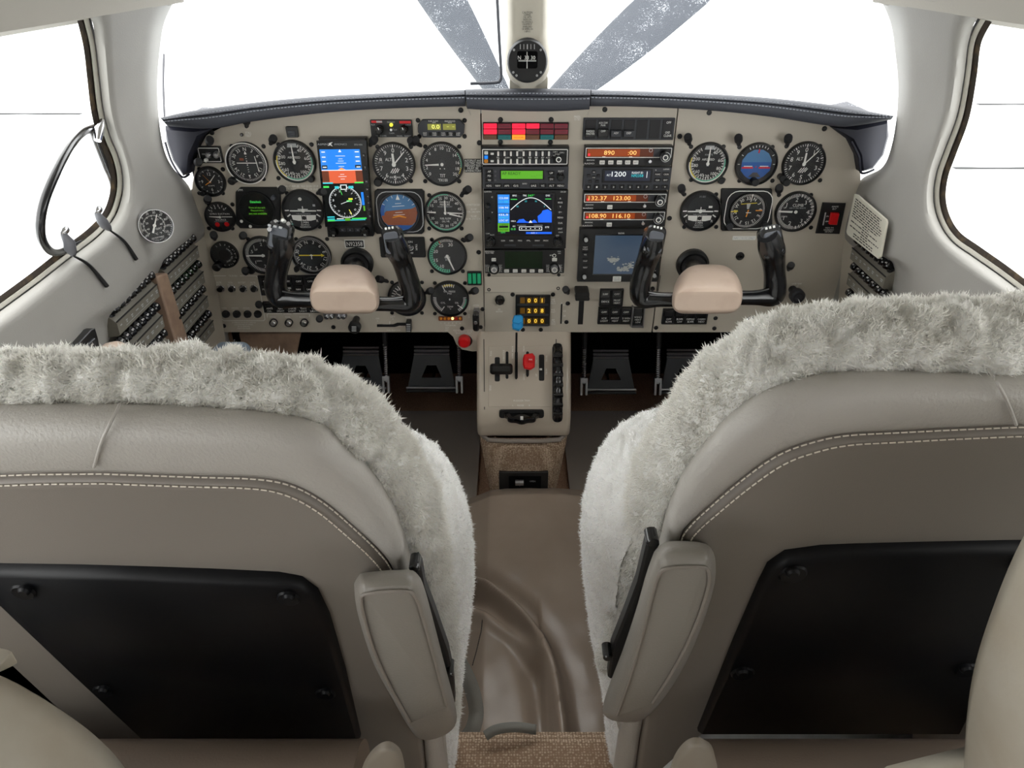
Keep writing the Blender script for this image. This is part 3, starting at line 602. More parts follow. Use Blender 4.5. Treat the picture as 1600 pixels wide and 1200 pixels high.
gauge('tachometer', 'RPM gauge with a green arc above the three green gear lights', 699, 399, 62,
      [('n', [('10', 207), ('15', 248), ('20', 293), ('25', 333), ('30', 18)], .62, .17, 'print'), ('t', .72, .88, 175, 335, 20, .035, 'greenarc'), ('t', .75, .88, 340, 380, 8, .012, 'print'), ('a', .86, .9, 175, 335, 'greenarc'), ('b', 0, 0, .72, .88, 334, .02, 'red'), ('x', 'RPM', 0, -.08, .1, 'print', .26), ('x', 'X100', .02, -.2, .1, 'print', .26)], [(157, .05, .82, .05, .03, 'white')])
gauge('oil_gauge', 'triple oil pressure and temperature gauge under the tachometer', 703, 466, 60,
      [('x', 'OIL PRESS', 0, .42, .1, 'print', .6), ('x', 'PSI', 0, .3, .09, 'print', .2), ('a', .72, .82, -22, 14, 'yellow'), ('t', .66, .84, -25, 18, 5, .02, 'print'), ('t', .7, .86, 215, 275, 10, .018, 'print'), ('t', .7, .86, 85, 145, 10, .018, 'print'), ('a', .82, .87, 90, 130, 'greenarc'), ('x', 'CYL', -.36, -.22, .1, 'print', .24), ('x', 'OIL', .36, -.22, .1, 'print', .2), ('x', 'TEMP', 0, -.45, .1, 'print', .32), ('x', '°F', 0, -.58, .08, 'print')], [(335, -.5, .82, .02, .02, 'white'), (216, -.5, .82, .025, .02, 'white'), (128, -.5, .84, .025, .02, 'white')])
gauge('fuel_quantity_gauge', 'fuel gauge half hidden behind the pilot control wheel', 636, 465, 60, [('x', 'LEFT', -.3, .5, .1, 'print'), ('t', .6, .8, 280, 340, 5, .02, 'print'), ('t', .6, .8, 20, 80, 5, .02, 'print'), ('x', 'FUEL', 0, -.5, .1, 'printdim')], [(300, -.2, .6, .03, .02, 'white'), (60, -.2, .6, .03, .02, 'white')])
gauge('radio_magnetic_indicator', 'round compass card with a yellow arrow beside the pilot control wheel', 487, 398, 62,
      [card(off=-14, r=.70, h=.17), ('t', .80, .88, 0, 355, 71, .010, 'print'), ('d', .56, 0, 0, 'faceg'), ('b', 0, 0, -.62, .62, 90, .03, 'yellow'), ('p', [(.5, -.09), (.68, 0), (.5, .09)], 'yellow'), ('b', 0, -.04, -.16, .1, 0, .02, 'print'), ('b', 0, 0, -.08, .08, 90, .02, 'print')], ring='steel', knobs=[(463, 421, 4.5, .02, 'black')])
VSI = [('t', .76, .88, 0, 360, 72, .010, 'print'), ('t', .72, .88, 180, 360, 36, .014, 'print'), ('t', .72, .88, 0, 168, 14, .016, 'print')]
gauge('vertical_speed_indicator', 'vertical speed gauge partly behind the left grip of the pilot wheel', 412, 398, 62, VSI+[('x', 'UP', -.3, .3, .1, 'print'), ('x', 'DOWN', -.25, -.3, .08, 'print', .26), ('n', [('.5', 290), ('1', 320), ('2', 0), ('4', 90), ('2', 180), ('1', 230)], .58, .16, 'print')], [(270, .1, .84, .05, .03, 'white')], knobs=[(391, 423, 7, .008, 'black')])
gauge('vertical_speed_indicator', 'CLIMB gauge in the right lower row beside the red switch', 1242, 330, 64,
      VSI+[('n', [('1', 305), ('2', 355), ('3', 42), ('4', 92), ('3', 140), ('2', 195), ('1', 238)], .60, .2, 'print'), ('x', 'CLIMB', .06, .32, .14, 'print', .52), ('x', '1000 FT PER MINUTE', .06, .18, .07, 'printdim', .8), ('x', 'DOWN', -.5, -.24, .08, 'print', .28), ('x', 'UP', -.55, .2, .08, 'print'), ('p', [(.66, -.1), (.8, -.1), (.8, .08), (.66, .08)], 'printdim'), ('p', [(.68, -.08), (.78, -.08), (.78, .06), (.68, .06)], 'face')], [(272, -.16, .84, .05, .04, 'white')])
gauge('course_selector', 'small black selector dial with white letters below the suction gauge', 352, 397, 43,
      [('n', [(str(k), -60+k*24) for k in range(1, 9)], .78, .15, 'print', 1), ('n', [(c, 30+k*13) for k, c in enumerate('CABIN HEIGHT')], .52, .12, 'print', 1), ('n', [(c, 235-k*11) for k, c in enumerate('CABIN ALT & RATE')], .82, .10, 'print', 1), ('d', .38, -.05, 0, 'dark')], knobs=[(337, 419, 6.5, .022, 'black')], rim=.96, scr=False)
gauge('attitude_indicator', 'square artificial horizon with brown ground beside the tall display', 624, 331, 64,
      [('d', .9, 0, 0, 'skyblue'), ('p', [(-.9, -.02), (-.7, -.02), (-.62, .08), (.62, .20), (.84, .30), (.9, 0), (.78, -.45), (.4, -.8), (-.4, -.8), (-.78, -.45)], 'earth'), ('p', [(-.62, -.62), (.62, -.62), (.4, -.84), (-.4, -.84)], 'deepblue'), ('a', .72, .9, -100, -60, 'deepblue'), ('t', .76, .9, -60, 60, 6, .012, 'print'), ('p', [(-.1, .64), (.1, .64), (0, .9)], 'white'), ('b', 0, .33, -.3, .3, 86, .012, 'print'), ('b', 0, .46, -.15, .15, 86, .012, 'print'), ('b', 0, .02, -.18, .18, 86, .012, 'print'), ('b', 0, -.1, -.28, .28, 86, .012, 'print'), ('p', [(-.36, -.22), (0, -.1), (.36, -.22), (.3, -.26), (0, -.2), (-.3, -.26)], 'orange')], sq=(39, 35, 4), scr=False, ring='charcoal', group='flight instruments with square cases')
u = gauge('attitude_indicator', 'blue artificial horizon in the middle of the right upper row', 1181, 256, 66,
      [('d', .70, 0, -.02, 'deepblue'), ('p', [(-.7, -.02), (.7, -.02), (.69, .2), (.5, .5), (.2, .67), (-.2, .67), (-.5, .5), (-.69, .2)], 'skyblue'), ('p', [(-.7, .1), (.7, .1), (.69, -.3), (.45, -.55), (-.45, -.55), (-.69, -.3)], 'deepblue'), ('t', .78, .88, -30, 30, 6, .014, 'print'), ('t', .78, .88, -90, 90, 6, .014, 'print'), ('b', 0, 0, .52, .7, 2, .03, 'red'), ('b', -.4, -.16, -.27, .27, 90, .035, 'red'), ('b', .4, -.16, -.27, .27, 90, .035, 'red'), ('b', -.38, -.09, -.2, .2, 90, .02, 'white'), ('b', .38, -.09, -.2, .2, 90, .02, 'white'), ('d', .03, 0, -.12, 'red'), ('p', [(-.3, -.6), (.3, -.6), (.1, -.38), (-.1, -.38)], 'charcoal')], knobs=[(1181, 286, 6, .02, 'black')])
gauge('horizontal_situation_indicator', 'square compass instrument with yellow pointers in the right lower row', 1167, 328, 58,
      [card(off=24, r=.68, h=.17), ('t', .80, .92, 0, 355, 71, .012, 'print'), ('b', -.25, .1, -.02, .02, 0, .2, 'dark'), ('b', 0, 0, .5, .95, 8, .02, 'white'), ('b', 0, .4, -.42, .42, 86, .02, 'yellow'), ('p', [(-.12, .38), (.1, .4), (.04, .1), (-.06, .1)], 'printdim'), ('b', -.72, -.02, -.18, .18, 80, .03, 'yellow'), ('p', [(-.5, -.02), (-.74, .06), (-.7, -.12)], 'yellow'), ('b', .6, .02, -.18, .18, 90, .03, 'orange'), ('b', 0, -.14, -.2, .2, 10, .03, 'orange'), ('b', .05, -.1, -.14, .14, 90, .02, 'print'), ('d', .03, 0, 0, 'orange')], sq=(40, 33, 2), scr=False, rim=.95, knobs=[(1141, 355, 5.5, .014, 'charcoal'), (1196, 352, 5, .012, 'black')], group='flight instruments with square cases')
mb = MB(); u2 = [o for o in COL.objects if o.name.startswith('horizontal_situation')][0]
# white outline on both square cases
for nm, x, y, hw, hh in (('horizontal_situation_indicator', 1169, 328, 36, 30), ('attitude_indicator', 625, 331, 36, 32)):
    root = bpy.data.objects[nm]; tmp = Unit.__new__(Unit); tmp.fr = PF; tmp.o = root; tmp.p = root.location.copy(); tmp.sc = (PF.at(x+1, y)-PF.at(x-1, y)).length/2
    mb = MB(); tmp.frame(mb, x-hw, y-hh, x+hw, y+hh, 1.3, .0056, 'white' if 'hor' in nm else 'printdim', .022); tmp.part(mb, 'case_outline')
u = gauge('weather_display', 'round black screen with green writing in a cut-corner square case', 403, 325, 56,
      [('x', 'Datacheck', 0, .4, .13, 'lcdgreen', .6), ('x', 'Time of day and', 0, .06, .12, 'lcdlime', .9), ('x', 'Elapsed time', 0, -.1, .12, 'lcdlime', .7), ('x', 'are not available', 0, -.26, .12, 'lcdlime', 1.0)], sq=(35, 32, 7), rim=.97, scr=False, face='lcdblack', knobs=[(426, 310, 3.5, .014, 'greybtn'), (377, 346, 2.6, .006, 'white'), (391, 354, 2.6, .006, 'white')], group='flight instruments with square cases')
mb = MB(); u.text(mb, 'SPM', 375, 297, 3.4, .006, 'print'); u.part(mb, 'case_lettering')
# thermometer in the pillar
n_ = Vector((.62, -.72, .16)).normalized(); ez_ = Vector((0, .2, 1)); ex_ = Vector((0, 0, 1)).cross(-n_).normalized() * -1
ex_ = Vector((-n_.y, n_.x, 0)).normalized()
TF = Frame(onWall(240, 352, -1, -.012), ex_, n_.cross(ex_) if (n_.cross(ex_)).z > 0 else -n_.cross(ex_))
gauge('thermometer', 'chrome ringed outside air thermometer set in the left pillar', 240, 352, 57,
      [('n', [(t, -130+k*29) for k, t in enumerate(('-60', '-40', '-20', '0', '20', '40', '60', '80', '100', '120'))], .74, .12, 'print'), ('t', .55, .62, -135, 135, 40, .012, 'print'), ('t', .52, .62, -135, 135, 10, .02, 'print'), ('n', [('40', -110), ('20', -60), ('0', 0), ('20', 40), ('40', 90)], .40, .11, 'print'), ('x', 'OAT', .2, -.22, .12, 'print'), ('x', '°C  °F', .1, -.5, .12, 'print'), ('x', 'DO NOT PAINT', 0, -.72, .09, 'print', .7)], [(28, .45, .7, .06, .02, 'white')], bez='chrome', fr=TF, scr=False, rim=.82, group=None, out=.016)
# ------------------------------------------------------------------ helpers for boxed units
def unit(name, label, cat, x0, y0, x1, y1, d=.012, m='black', group=None, r=.0015):
    u = Unit(PF, name, label, cat, (x0+x1)/2, (y0+y1)/2, group); mb = MB(); u.rect(mb, x0, y0, x1, y1, -.01, d, m, r); u.part(mb, 'case'); u.d = d; return u
def button(u, x, y, w_, h, t=None, m='charcoal', ink='print', rise=.0025, th=None, name='button', d=None):
    d = u.d if d is None else d; mb = MB(); u.rect(mb, x-w_/2, y-h/2, x+w_/2, y+h/2, d-.001, d+rise, m, .0008, .0004); b = u.part(mb, name)
    if t:
        mb = MB(); L = t.split('\n')
        for k, q in enumerate(L):
            hh = th or h*.5; u.text(mb, q, x, y+(k-(len(L)-1)/2)*hh*1.35, hh, d+rise+.0003, ink, w=min(w_*.86, len(q)*hh*.85))
        u.part(mb, 'lettering', b)
    return b
def knob(u, x, y, r, ln=.018, m='blackgloss', cap=None, d=None, tick=False):
    d = u.d if d is None else d; mb = MB(); u.cyl(mb, x, y, r, d-.001, d+ln*.55, m, 20); u.cyl(mb, x, y, r*.66, d+ln*.5, d+ln, cap or m, 16)
    if tick: xx, zz = u.xz(x, y, d+ln); mb.bar(xx, zz, 0, r*.6*u.sc, -20, .0006, .0006, d+ln+.0003, 'print')
    return u.part(mb, 'knob')
def screen(u, x0, y0, x1, y1, m, d=None, name='screen', fn=None):
    d = (u.d if d is None else d)+.0004; mb = MB(); u.quad(mb, x0, y0, x1, y1, d, m); s = u.part(mb, name)
    if fn: mb = MB(); fn(mb, d+.0003); u.part(mb, 'display_graphics', s)
    return s
# tall glass display
u = Unit(PF, 'primary_flight_display', 'tall display with blue sky, orange ground and a compass rose', 'display', 541, 295, 'display screens in the panel'); u.d = .022
mb = MB(); u.poly(mb, [(497,216),(571,216),(583,370),(512,371)], -.005, .018, 'black', .002); u.poly(mb, [(494,220),(573,219),(580,352),(508,355)], .018, .022, 'blackgloss', .001); u.part(mb, 'case')
def XP(f, g): # fraction across and down the slanted screen
    a = (499+(511-499)*g, 233.5+(347-233.5)*g); b = (562+(574.5-562)*g, 233+(345-233)*g); return (a[0]+(b[0]-a[0])*f, a[1]+(b[1]-a[1])*f)
mb = MB(); u.flat(mb, [XP(0,0), XP(1,0), XP(1,1), XP(0,1)], .0224, 'lcdblack'); s = u.part(mb, 'screen'); mb = MB()
q = lambda a, b, c, e, m, d=.0227: u.flat(mb, [XP(a,b), XP(c,b), XP(c,e), XP(a,e)], d, m)
q(0, 0, 1, .29, 'lcdblue'); q(0, .29, 1, .47, 'lcdbrown'); q(.0, 0, .17, .28, 'lcdside', .0229); q(.83, 0, 1, .28, 'lcdside', .0229); q(0, .30, .17, .45, 'rust', .0229); q(.83, .30, 1, .45, 'rust', .0229); q(0, .285, 1, .295, 'lcdwhite', .023)
for g_, w_ in ((.09, .12), (.13, .05), (.16, .07), (.19, .13), (.235, .07), (.345, .05), (.375, .1), (.41, .05)): q(.5-w_, g_, .5+w_, g_+.006, 'lcdwhite', .0231)
u.flat(mb, [XP(.5,.255), XP(.6,.285), XP(.4,.285)], .0232, 'orangelit'); u.flat(mb, [XP(.5,.0), XP(.54,.04), XP(.46,.04)], .0231, 'lcdwhite')
for g_ in (.03, .1, .16, .24): q(.04, g_, .13, g_+.014, 'lcdwhite', .0231); q(.87, g_, .97, g_+.014, 'lcdwhite', .0231)
q(.02, .22, .15, .27, 'lcdblack', .023); q(.84, .22, .99, .26, 'lcdblack', .023); q(0, .455, .25, .475, 'lcdcyan', .0231); q(.78, .455, 1, .475, 'lcdgreen', .0231); q(.0, .505, .14, .53, 'lcdgreen', .0231); q(.28, .51, .38, .545, 'lcdcyan', .0231); q(.62, .51, .74, .545, 'lcdcyan', .0231); q(.42, .49, .58, .56, 'lcdwhite', .0228); q(.44, .5, .56, .55, 'lcdblack', .0231)
cx, cz = u.xz(*XP(.5, .735), .0229); R = .0305
for k in range(72): mb.bar(cx, cz, R*(.88 if k % 2 == 0 else .93), R, k*5, .0003, .0003, .0229, 'lcdwhite')
mb.arc(R*.985, R*1.01, 0, 360, .0229, 'lcdwhite', cx, cz, 48)
for k, t in enumerate(('33', 'N', '3', '6', 'E', '12', '15', 'S', '21', '24', 'W', '30')): a = math.radians(90-(k*30-20)); mb.text(t, cx+R*.74*math.cos(a), cz+R*.74*math.sin(a), .0032, .0229, 'lcdwhite', -math.radians(k*30-20))
mb.bar(cx, cz, R*.5, R*.85, -16, .0005, .0005, .023, 'lcdgreen'); mb.bar(cx, cz, R*.5, R*.85, 158, .0006, .0006, .023, 'lcdyellow'); mb.bar(cx, cz, -R*.3, R*.3, 70, .0004, .0004, .023, 'lcdwhite'); mb.quad(cx+.003, cx+.013, cz+.001, cz+.004, .0229, 'lcdgreen'); mb.quad(cx+.007, cx+.015, cz+.005, cz+.008, .0229, 'lcdyellow')
for g_, m_ in ((.925, 'lcdcyan'), (.955, 'lcdcyan'), (.975, 'lcdgreen')): q(.02, g_, .2, g_+.016, m_, .0231)
q(.25, .955, .42, .965, 'lcdwhite', .0231); q(.45, .955, .58, .99, 'lcdlime', .0231); q(.62, .955, .98, .97, 'lcdgreen', .0231); q(.05, .975, .95, .988, 'lcdcyan', .0229); q(.91, .6, .97, .78, 'lcdblue', .0229); q(.93, .79, .97, .86, 'lcdlime', .0231)
u.part(mb, 'display_graphics', s)
mb = MB(); u.text(mb, 'ASPEN', 504, 225.5, 2.8, .0226, 'printdim', 15); u.text(mb, 'AVIONICS', 532, 225.5, 2.8, .0226, 'printdim', 19); u.text(mb, 'EFD1000', 560, 226, 2.4, .0226, 'printdim', 12)
u.flat(mb, [(510,222),(513,224),(516,223),(520,222),(517,225),(520,229),(516,227),(512,228),(514,225)], .0226, 'print'); u.part(mb, 'lettering')
for k, (yy, t) in enumerate(((243, 'R'), (262, 'T'), (284, 'M'), (296, '>'), (307, '<'), (317, '+'), (328, '-'), (338, 'o'))):
    button(u, 568.5+(yy-243)*.098, yy, 4.5, 7 if k < 3 else 4.5, t, 'blacksoft', 'printdim', .001, 2.6)
knob(u, 520, 365, 7, .022, d=.018); knob(u, 569, 363, 7, .022, d=.018)
for x, t in ((535, 'N'), (547, '+'), (559, 'H')): button(u, x, 359.5, 9, 5.5, t, 'charcoal', 'printdim', .002, 2.8, d=.018)
for x, y in ((521, 368), (570, 367)):
    mb = MB(); xx, zz = u.xz(x, y, .041); mb.text('H', xx, zz, .004, .0412, 'print'); u.part(mb, 'knob_lettering')
# top left small units
u = unit('dimmer_switch', 'small black switch box with a white outline above the clock', 'switch', 309, 229, 346, 255, .006, 'black'); mb = MB(); u.frame(mb, 311, 231, 344, 253, 1, .0064, 'white', .002); u.text(mb, 'OFF', 318, 241, 2, .0064, 'print'); u.part(mb, 'outline')
for x in (325, 337): knob(u, x, 243, 5, .016, 'steel', 'chrome')
knob(u, 321, 251, 3, .01, 'white', 'white')
u = unit('cabin_vent', 'tiny black slotted vent on the pilot panel near the glareshield', 'vent', 447, 198, 465, 215, .006, 'black')
for y in (206.5, 209.5, 212.5): mb = MB(); u.rect(mb, 450, y-1, 461, y+.6, .006, .008, 'greybtn', .0003, .0003); u.part(mb, 'slat')
u = unit('stall_test_button', 'tiny black push button by the STALL TEST lettering', 'button', 374.5, 208.5, 379.5, 213.5, .004, 'black', r=.004); mb = MB(); u.cyl(mb, 377, 211, 1.5, .004, .009, 'steel', 10); u.part(mb, 'plunger')
u = unit('oxygen_control', 'small black box with two knobs and a lit yellow lamp', 'control box', 579, 187.5, 644, 214.5, .005, 'black'); mb = MB()
u.quad(mb, 580, 188.5, 597, 192, .0054, 'red'); u.quad(mb, 624, 189, 642, 193, .0054, 'red'); u.quad(mb, 588, 188.8, 597, 191.6, .0056, 'printdim')
for t, x, y, w_ in (('PRIMARY', 611, 191, 12), ('PILOT', 583, 195, 6), ('COPILOT', 638, 195, 9), ('HI', 614, 201, 2), ('TEST', 617, 203, 7), ('CABIN', 612, 208, 8), ('LITES - INSTR', 593, 212.5, 22), ('PANEL - RADIO', 631, 212.5, 22)): u.text(mb, t, x, y, 2.3, .0055, 'printdim', w_)
u.part(mb, 'lettering'); mb = MB(); u.cyl(mb, 611, 195.5, 2.8, .005, .009, 'lcdyellow', 14); u.part(mb, 'lamp'); mb = MB(); u.cyl(mb, 611, 203, 2.5, .005, .012, 'chrome', 12); u.part(mb, 'toggle')
for x, y in ((592, 203), (630, 203)): knob(u, x, y, 6.5, .016, tick=True)
u = Unit(PF, 'fuel_flow_display', 'eight-sided brown display reading 0.0 beside the warning lights', 'display', 690, 201, 'display screens in the panel'); u.d = .006
mb = MB(); u.poly(mb, [(660,187),(718,187),(726,195),(725,208),(719,215),(661,215),(653,207),(653,195)], 0, .006, 'charcoal', .001); u.part(mb, 'case')
for x0, x1, t in ((668, 689, '0.0'), (692, 712, '- -')): screen(u, x0, 193.5, x1, 203, 'lcdolive', fn=lambda mb, d, x0=x0, x1=x1, t=t: u.text(mb, t, x0*.4+x1*.6, 198, 6 if '0' in t else 1.2, d, 'segl', 12))
mb = MB(); u.text(mb, 'FUEL FLOW', 677, 189.3, 2.3, .0064, 'print', 15); u.text(mb, 'GPH', 678, 191.7, 1.8, .0064, 'print', 5); u.text(mb, 'ENDURANCE', 703, 189.3, 2.3, .0064, 'print', 16); u.text(mb, 'HRS MIN', 703, 191.7, 1.8, .0064, 'print', 6)
for x, a, b in ((664, 'RESET', 'TEST'), (679, 'FUEL', 'USED'), (693, 'FUEL', 'REM'), (704, 'FULL', 'FUEL'), (716, 'USE', 'FUEL')): u.text(mb, a, x, 208, 2, .0064, 'print', 6); u.text(mb, b, x, 211, 2, .0064, 'print', 6)
u.part(mb, 'lettering')
for x in (672, 685, 699, 710): button(u, x, 209.5, 4, 5, None, 'dark')
screws(u, [(653, 188), (726, 188), (655, 213), (726, 213)])
u = unit('trim_switch_panel', 'black ON TRIM OFF switch panel behind the right grip of the pilot wheel', 'switch', 593.5, 371, 664, 402.5, .005, 'black', r=.003); mb = MB(); u.frame(mb, 637, 376, 655, 398, .4, .0053, 'charcoal')
for t, x, y, a in (('ON', 641, 378, 0), ('OFF', 642, 395.5, 0), ('TRIM', 650.5, 386, -math.pi/2)): u.text(mb, t, x, y, 3.2, .0056, 'print', None, a)
u.ring(mb, 641.5, 387, 3.6, 4.6, .0056, 'print'); u.part(mb, 'lettering'); mb = MB(); u.cyl(mb, 641.5, 387, 2.4, .005, .016, 'steel', 12); u.part(mb, 'toggle'); screws(u, [(598, 374.5), (659, 374.5), (598, 399), (660, 399)])
u = unit('gear_lights', 'three green landing gear lamps in a black frame', 'indicator light', 730, 425, 752.5, 446, .006, 'black')
for x in (734, 741.2, 748.5): button(u, x, 435.8, 5.4, 15, None, 'green', rise=.004, name='lamp')
u = unit('egt_lights', 'row of six tiny orange probe lamps under the oil gauge', 'indicator light', 685, 495, 722.5, 501.5, .003, 'rust', r=.002)
for k in range(6): mb = MB(); u.cyl(mb, 689+k*6, 498.3, 2.1, .003, .006, 'warmlamp' if k == 3 else ('red' if k == 4 else 'orange'), 10); u.part(mb, 'lamp')
# warning lights
u = unit('annunciator_panel', 'grid of red, orange and teal warning lights under the centre glareshield', 'warning lights', 754.5, 191.5, 888.5, 218, .005, 'black')
lit = {(0,0): 'redlit', (0,2): 'redlit', (0,3): 'redlit', (1,0): 'redlit', (1,2): 'redlit', (2,0): 'browndim', (2,1): 'tealdim', (2,2): 'orangelit', (2,3): 'browndim', (2,4): 'tealdim', (2,5): 'browndim'}
wt = [['GEAR UNSAFE', 'BAGGAGE', 'OIL PRESS', 'VAC LOW', 'DOOR AJAR', 'FUEL'], ['ALT INOP', 'STARTER', 'LOW BUS', 'PITOT OFF', 'HYD PUMP', 'TIT HIGH'], ['AUX FUEL', 'ICE', 'HYD\nPUMP', 'LIGHT', 'PROP', 'BOOST']]
for r in range(3):
    for c in range(6):
        x = 766+c*22.2; y = 197.2+r*8.8; m_ = lit.get((r, c), 'reddim'); b = button(u, x, y, 20.4, 7.2, None, m_, rise=.003, name='warning_lamp')
        mb = MB(); u.text(mb, wt[r][c].replace('\n', ' '), x, y, 1.8, .0084, 'ink' if 'lit' in m_ else 'charcoal', 15); u.part(mb, 'lettering', b)
# centre radio stack
u = unit('audio_panel', 'audio selector panel with a white outline and two rows of keys', 'radio', 752, 229, 889, 258.5, .016, 'black', 'radio units in the centre stacks'); mb = MB(); u.frame(mb, 753.5, 233, 887, 257, 1.2, .0164, 'white', .002)
for t, x in (('TEL', 778), ('COM 1', 793), ('NAV 2', 813), ('DME', 828), ('MKR', 838), ('ADF', 848), ('AUTO', 856)): u.text(mb, t, x, 246.3, 2.3, .0165, 'print', len(t)*1.6)
for t, x, y in (('COM 1', 867, 237.5), ('COM 2', 878, 238.5), ('MIC', 871, 241), ('EMG', 864, 243), ('SPKR', 813, 235.5), ('PHONE', 813, 257)): u.text(mb, t, x, y, 2, .0165, 'print', 7)
u.part(mb, 'lettering')
for y, m_, t in ((239, 'print', 'A'), (246, 'lcdblue', None), (252, 'orange', 'M')): button(u, 759.5, y, 5.5, 5, t, m_, 'ink')
for y in (240.5, 252): button(u, 769, y, 5, 3, None, 'white')
for k in range(9):
    for y in (240.5, 252.5): button(u, 778.5+k*9.9, y, 3, 7, None, 'white' , rise=.004, name='key'); button(u, 783+k*9.9, y, 4, 7, None, 'charcoal', rise=.001, name='key_guard')
knob(u, 873, 249.5, 5, .02); mb = MB(); u.ring(mb, 873, 249.5, 2.8, 4.2, .0362, 'white'); u.part(mb, 'knob_marking')
u = unit('autopilot_controller', 'autopilot unit with a green screen reading AP READY', 'radio', 754, 260.5, 888, 295, .014, 'charcoal', 'radio units in the centre stacks')
mb = MB(); u.rect(mb, 781.5, 265.5, 850, 281, .013, .0155, 'black', .001); u.part(mb, 'screen_frame')
def f(mb, d): u.text(mb, 'AP READY', 799, 271, 4.4, d, 'lcdink', 29); u.text(mb, '_ _ - - -', 838, 274.5, 1.6, d, 'lcdink', 17)
screen(u, 783, 267, 848, 279.5, 'lcdlime', .0155, fn=f)
for k, t in enumerate(('AP', 'FD', 'YD')):
    button(u, 764.5, 268+k*6.8, 12, 5.4, t, 'black', th=2.8); mb = MB(); u.ring(mb, 774, 268+k*6.8, .8, 1.4, .0145, 'grey'); u.part(mb, 'indicator')
for t, y in (('UP', 270.5), ('DN', 280)): button(u, 861.5, y, 9, 6, t, 'black', th=2.8)
mb = MB(); u.text(mb, 'SELECT', 876.5, 267.5, 2.4, .0144, 'print', 9); u.text(mb, 'BARO', 820, 287, 2.4, .0144, 'print', 7); u.part(mb, 'lettering'); knob(u, 876, 277.5, 6, .022)
for t, x in (('HDG', 764), ('NAV', 778), ('APR', 792), ('G/S', 806), ('IAS', 834), ('VS', 848), ('ALT', 862), ('MENU', 876)): button(u, x, 290.3, 12, 6, t, 'black', th=3)
u = unit('moving_map_navigator', 'navigator with a dark map screen showing a blue lake', 'display', 756, 297, 886, 388.5, .016, 'black', 'display screens in the panel')
mb = MB(); u.rect(mb, 775.5, 301.5, 866.5, 369, .015, .0172, 'blackgloss', .001); u.part(mb, 'screen_frame')
def f(mb, d):
    Q = lambda x0, y0, x1, y1, m, e=0: u.quad(mb, x0, y0, x1, y1, d+e, m)
    Q(778, 304, 796, 362, 'lcdside'); Q(778, 348.5, 796, 362, 'lcdlime', .0002); Q(780, 352.5, 794, 356, 'lcdblack', .0003)
    for y in (318.5, 333): Q(778, y, 796, y+.8, 'lcdnavy', .0002)
    for t, y, m in (('123.000', 309.5, 'lcdwhite'), ('121.500', 315, 'lcdcyan'), ('108.90', 324.5, 'lcdwhite'), ('110.10', 329, 'lcdcyan'), ('ISLS', 335.5, 'lcdwhite'), ('KMST', 340, 'lcdcyan'), ('LOC 07', 344.5, 'lcdwhite'), ('TERM', 350.5, 'lcdink'), ('ENTER', 359, 'lcdink')): u.text(mb, t, 787, y, 3, d+.0004, m, 14)
    u.text(mb, 'GPS', 786, 363.3, 2.4, d+.0004, 'lcdgreen', 7); u.text(mb, '347°', 830, 305.5, 3.4, d, 'lcdgreen', 10); u.text(mb, 'TRK', 820, 305.5, 2.6, d, 'lcdwhite', 6); Q(798, 311, 808, 312, 'lcdgreen'); Q(852, 310.5, 861, 311.5, 'lcdgreen'); u.text(mb, 'BRG', 804, 305.5, 2.6, d, 'lcdwhite', 6); u.text(mb, 'DIS', 856, 305.5, 2.6, d, 'lcdwhite', 6)
    P = [(798+k*63/24, 328-19*math.sin(math.pi*k/24)) for k in range(25)]; u.line(mb, P, .9, d, 'lcdwhite')
    for k, t in ((4, '30'), (9, '33'), (15, 'N'), (20, '3')): u.text(mb, t, P[k][0], P[k][1]+4, 2.6, d, 'lcdcyan')
    u.flat(mb, [(841,347.5),(840,338),(846,333),(848,329),(856,327),(862,331),(862,347.5)], d, 'lcdmap'); u.flat(mb, [(807,348),(811,343),(818,342),(822,346),(829,347),(835,343),(840,348)], d+.0001, 'lcdmap'); u.flat(mb, [(829,344),(832,348),(826,348)], d+.0003, 'lcdwhite')
    u.text(mb, 'OBS 0', 802, 345.5, 2.2, d, 'lcdwhite', 7); Q(808, 351.5, 822, 352.3, 'printdim'); Q(834, 351.5, 848, 352.3, 'printdim'); u.frame(mb, 811, 354, 847, 360, .8, d, 'lcdwhite', .0006)
    for x in (815, 822, 829, 836, 843): u.ring(mb, x, 357, .3, .9, d, 'lcdwhite', 8)
    u.text(mb, '0.0', 802, 358, 3.2, d, 'lcdgreen', 7); u.text(mb, 'GS', 803, 353.5, 2.2, d, 'lcdwhite', 4); u.text(mb, 'ETE', 855, 355, 2.4, d, 'lcdwhite', 6); Q(798, 362.5, 862, 365.5, 'lcdnavy', .0001); Q(822, 362.5, 862, 365.5, 'lcdmap', .0002); u.text(mb, 'AUX  1', 834, 364, 2, d+.0004, 'lcdwhite', 9)
screen(u, 778, 304, 862.5, 366, 'lcdnavy', .0172, fn=f)
for y, t in ((310, '^'), (316.5, 'RNG'), (323, 'v'), (331.5, 'D>'), (340, 'MENU'), (348.5, 'CLR'), (357.5, 'ENT')): button(u, 875.5, y, 10, 5, t, 'blacksoft', th=2.6)
for x, t in ((786, 'CDI'), (799, 'OBS'), (812.5, 'MSG'), (826, 'FPL'), (839.5, 'VNAV'), (853, 'PROC')): button(u, x, 376, 10, 4.6, t, 'blacksoft', th=2.3)
knob(u, 767, 380, 7.5, .024); knob(u, 872, 379.5, 7.5, .024); knob(u, 762, 323, 4.5, .014); knob(u, 763, 345.5, 4.5, .014)
mb = MB()
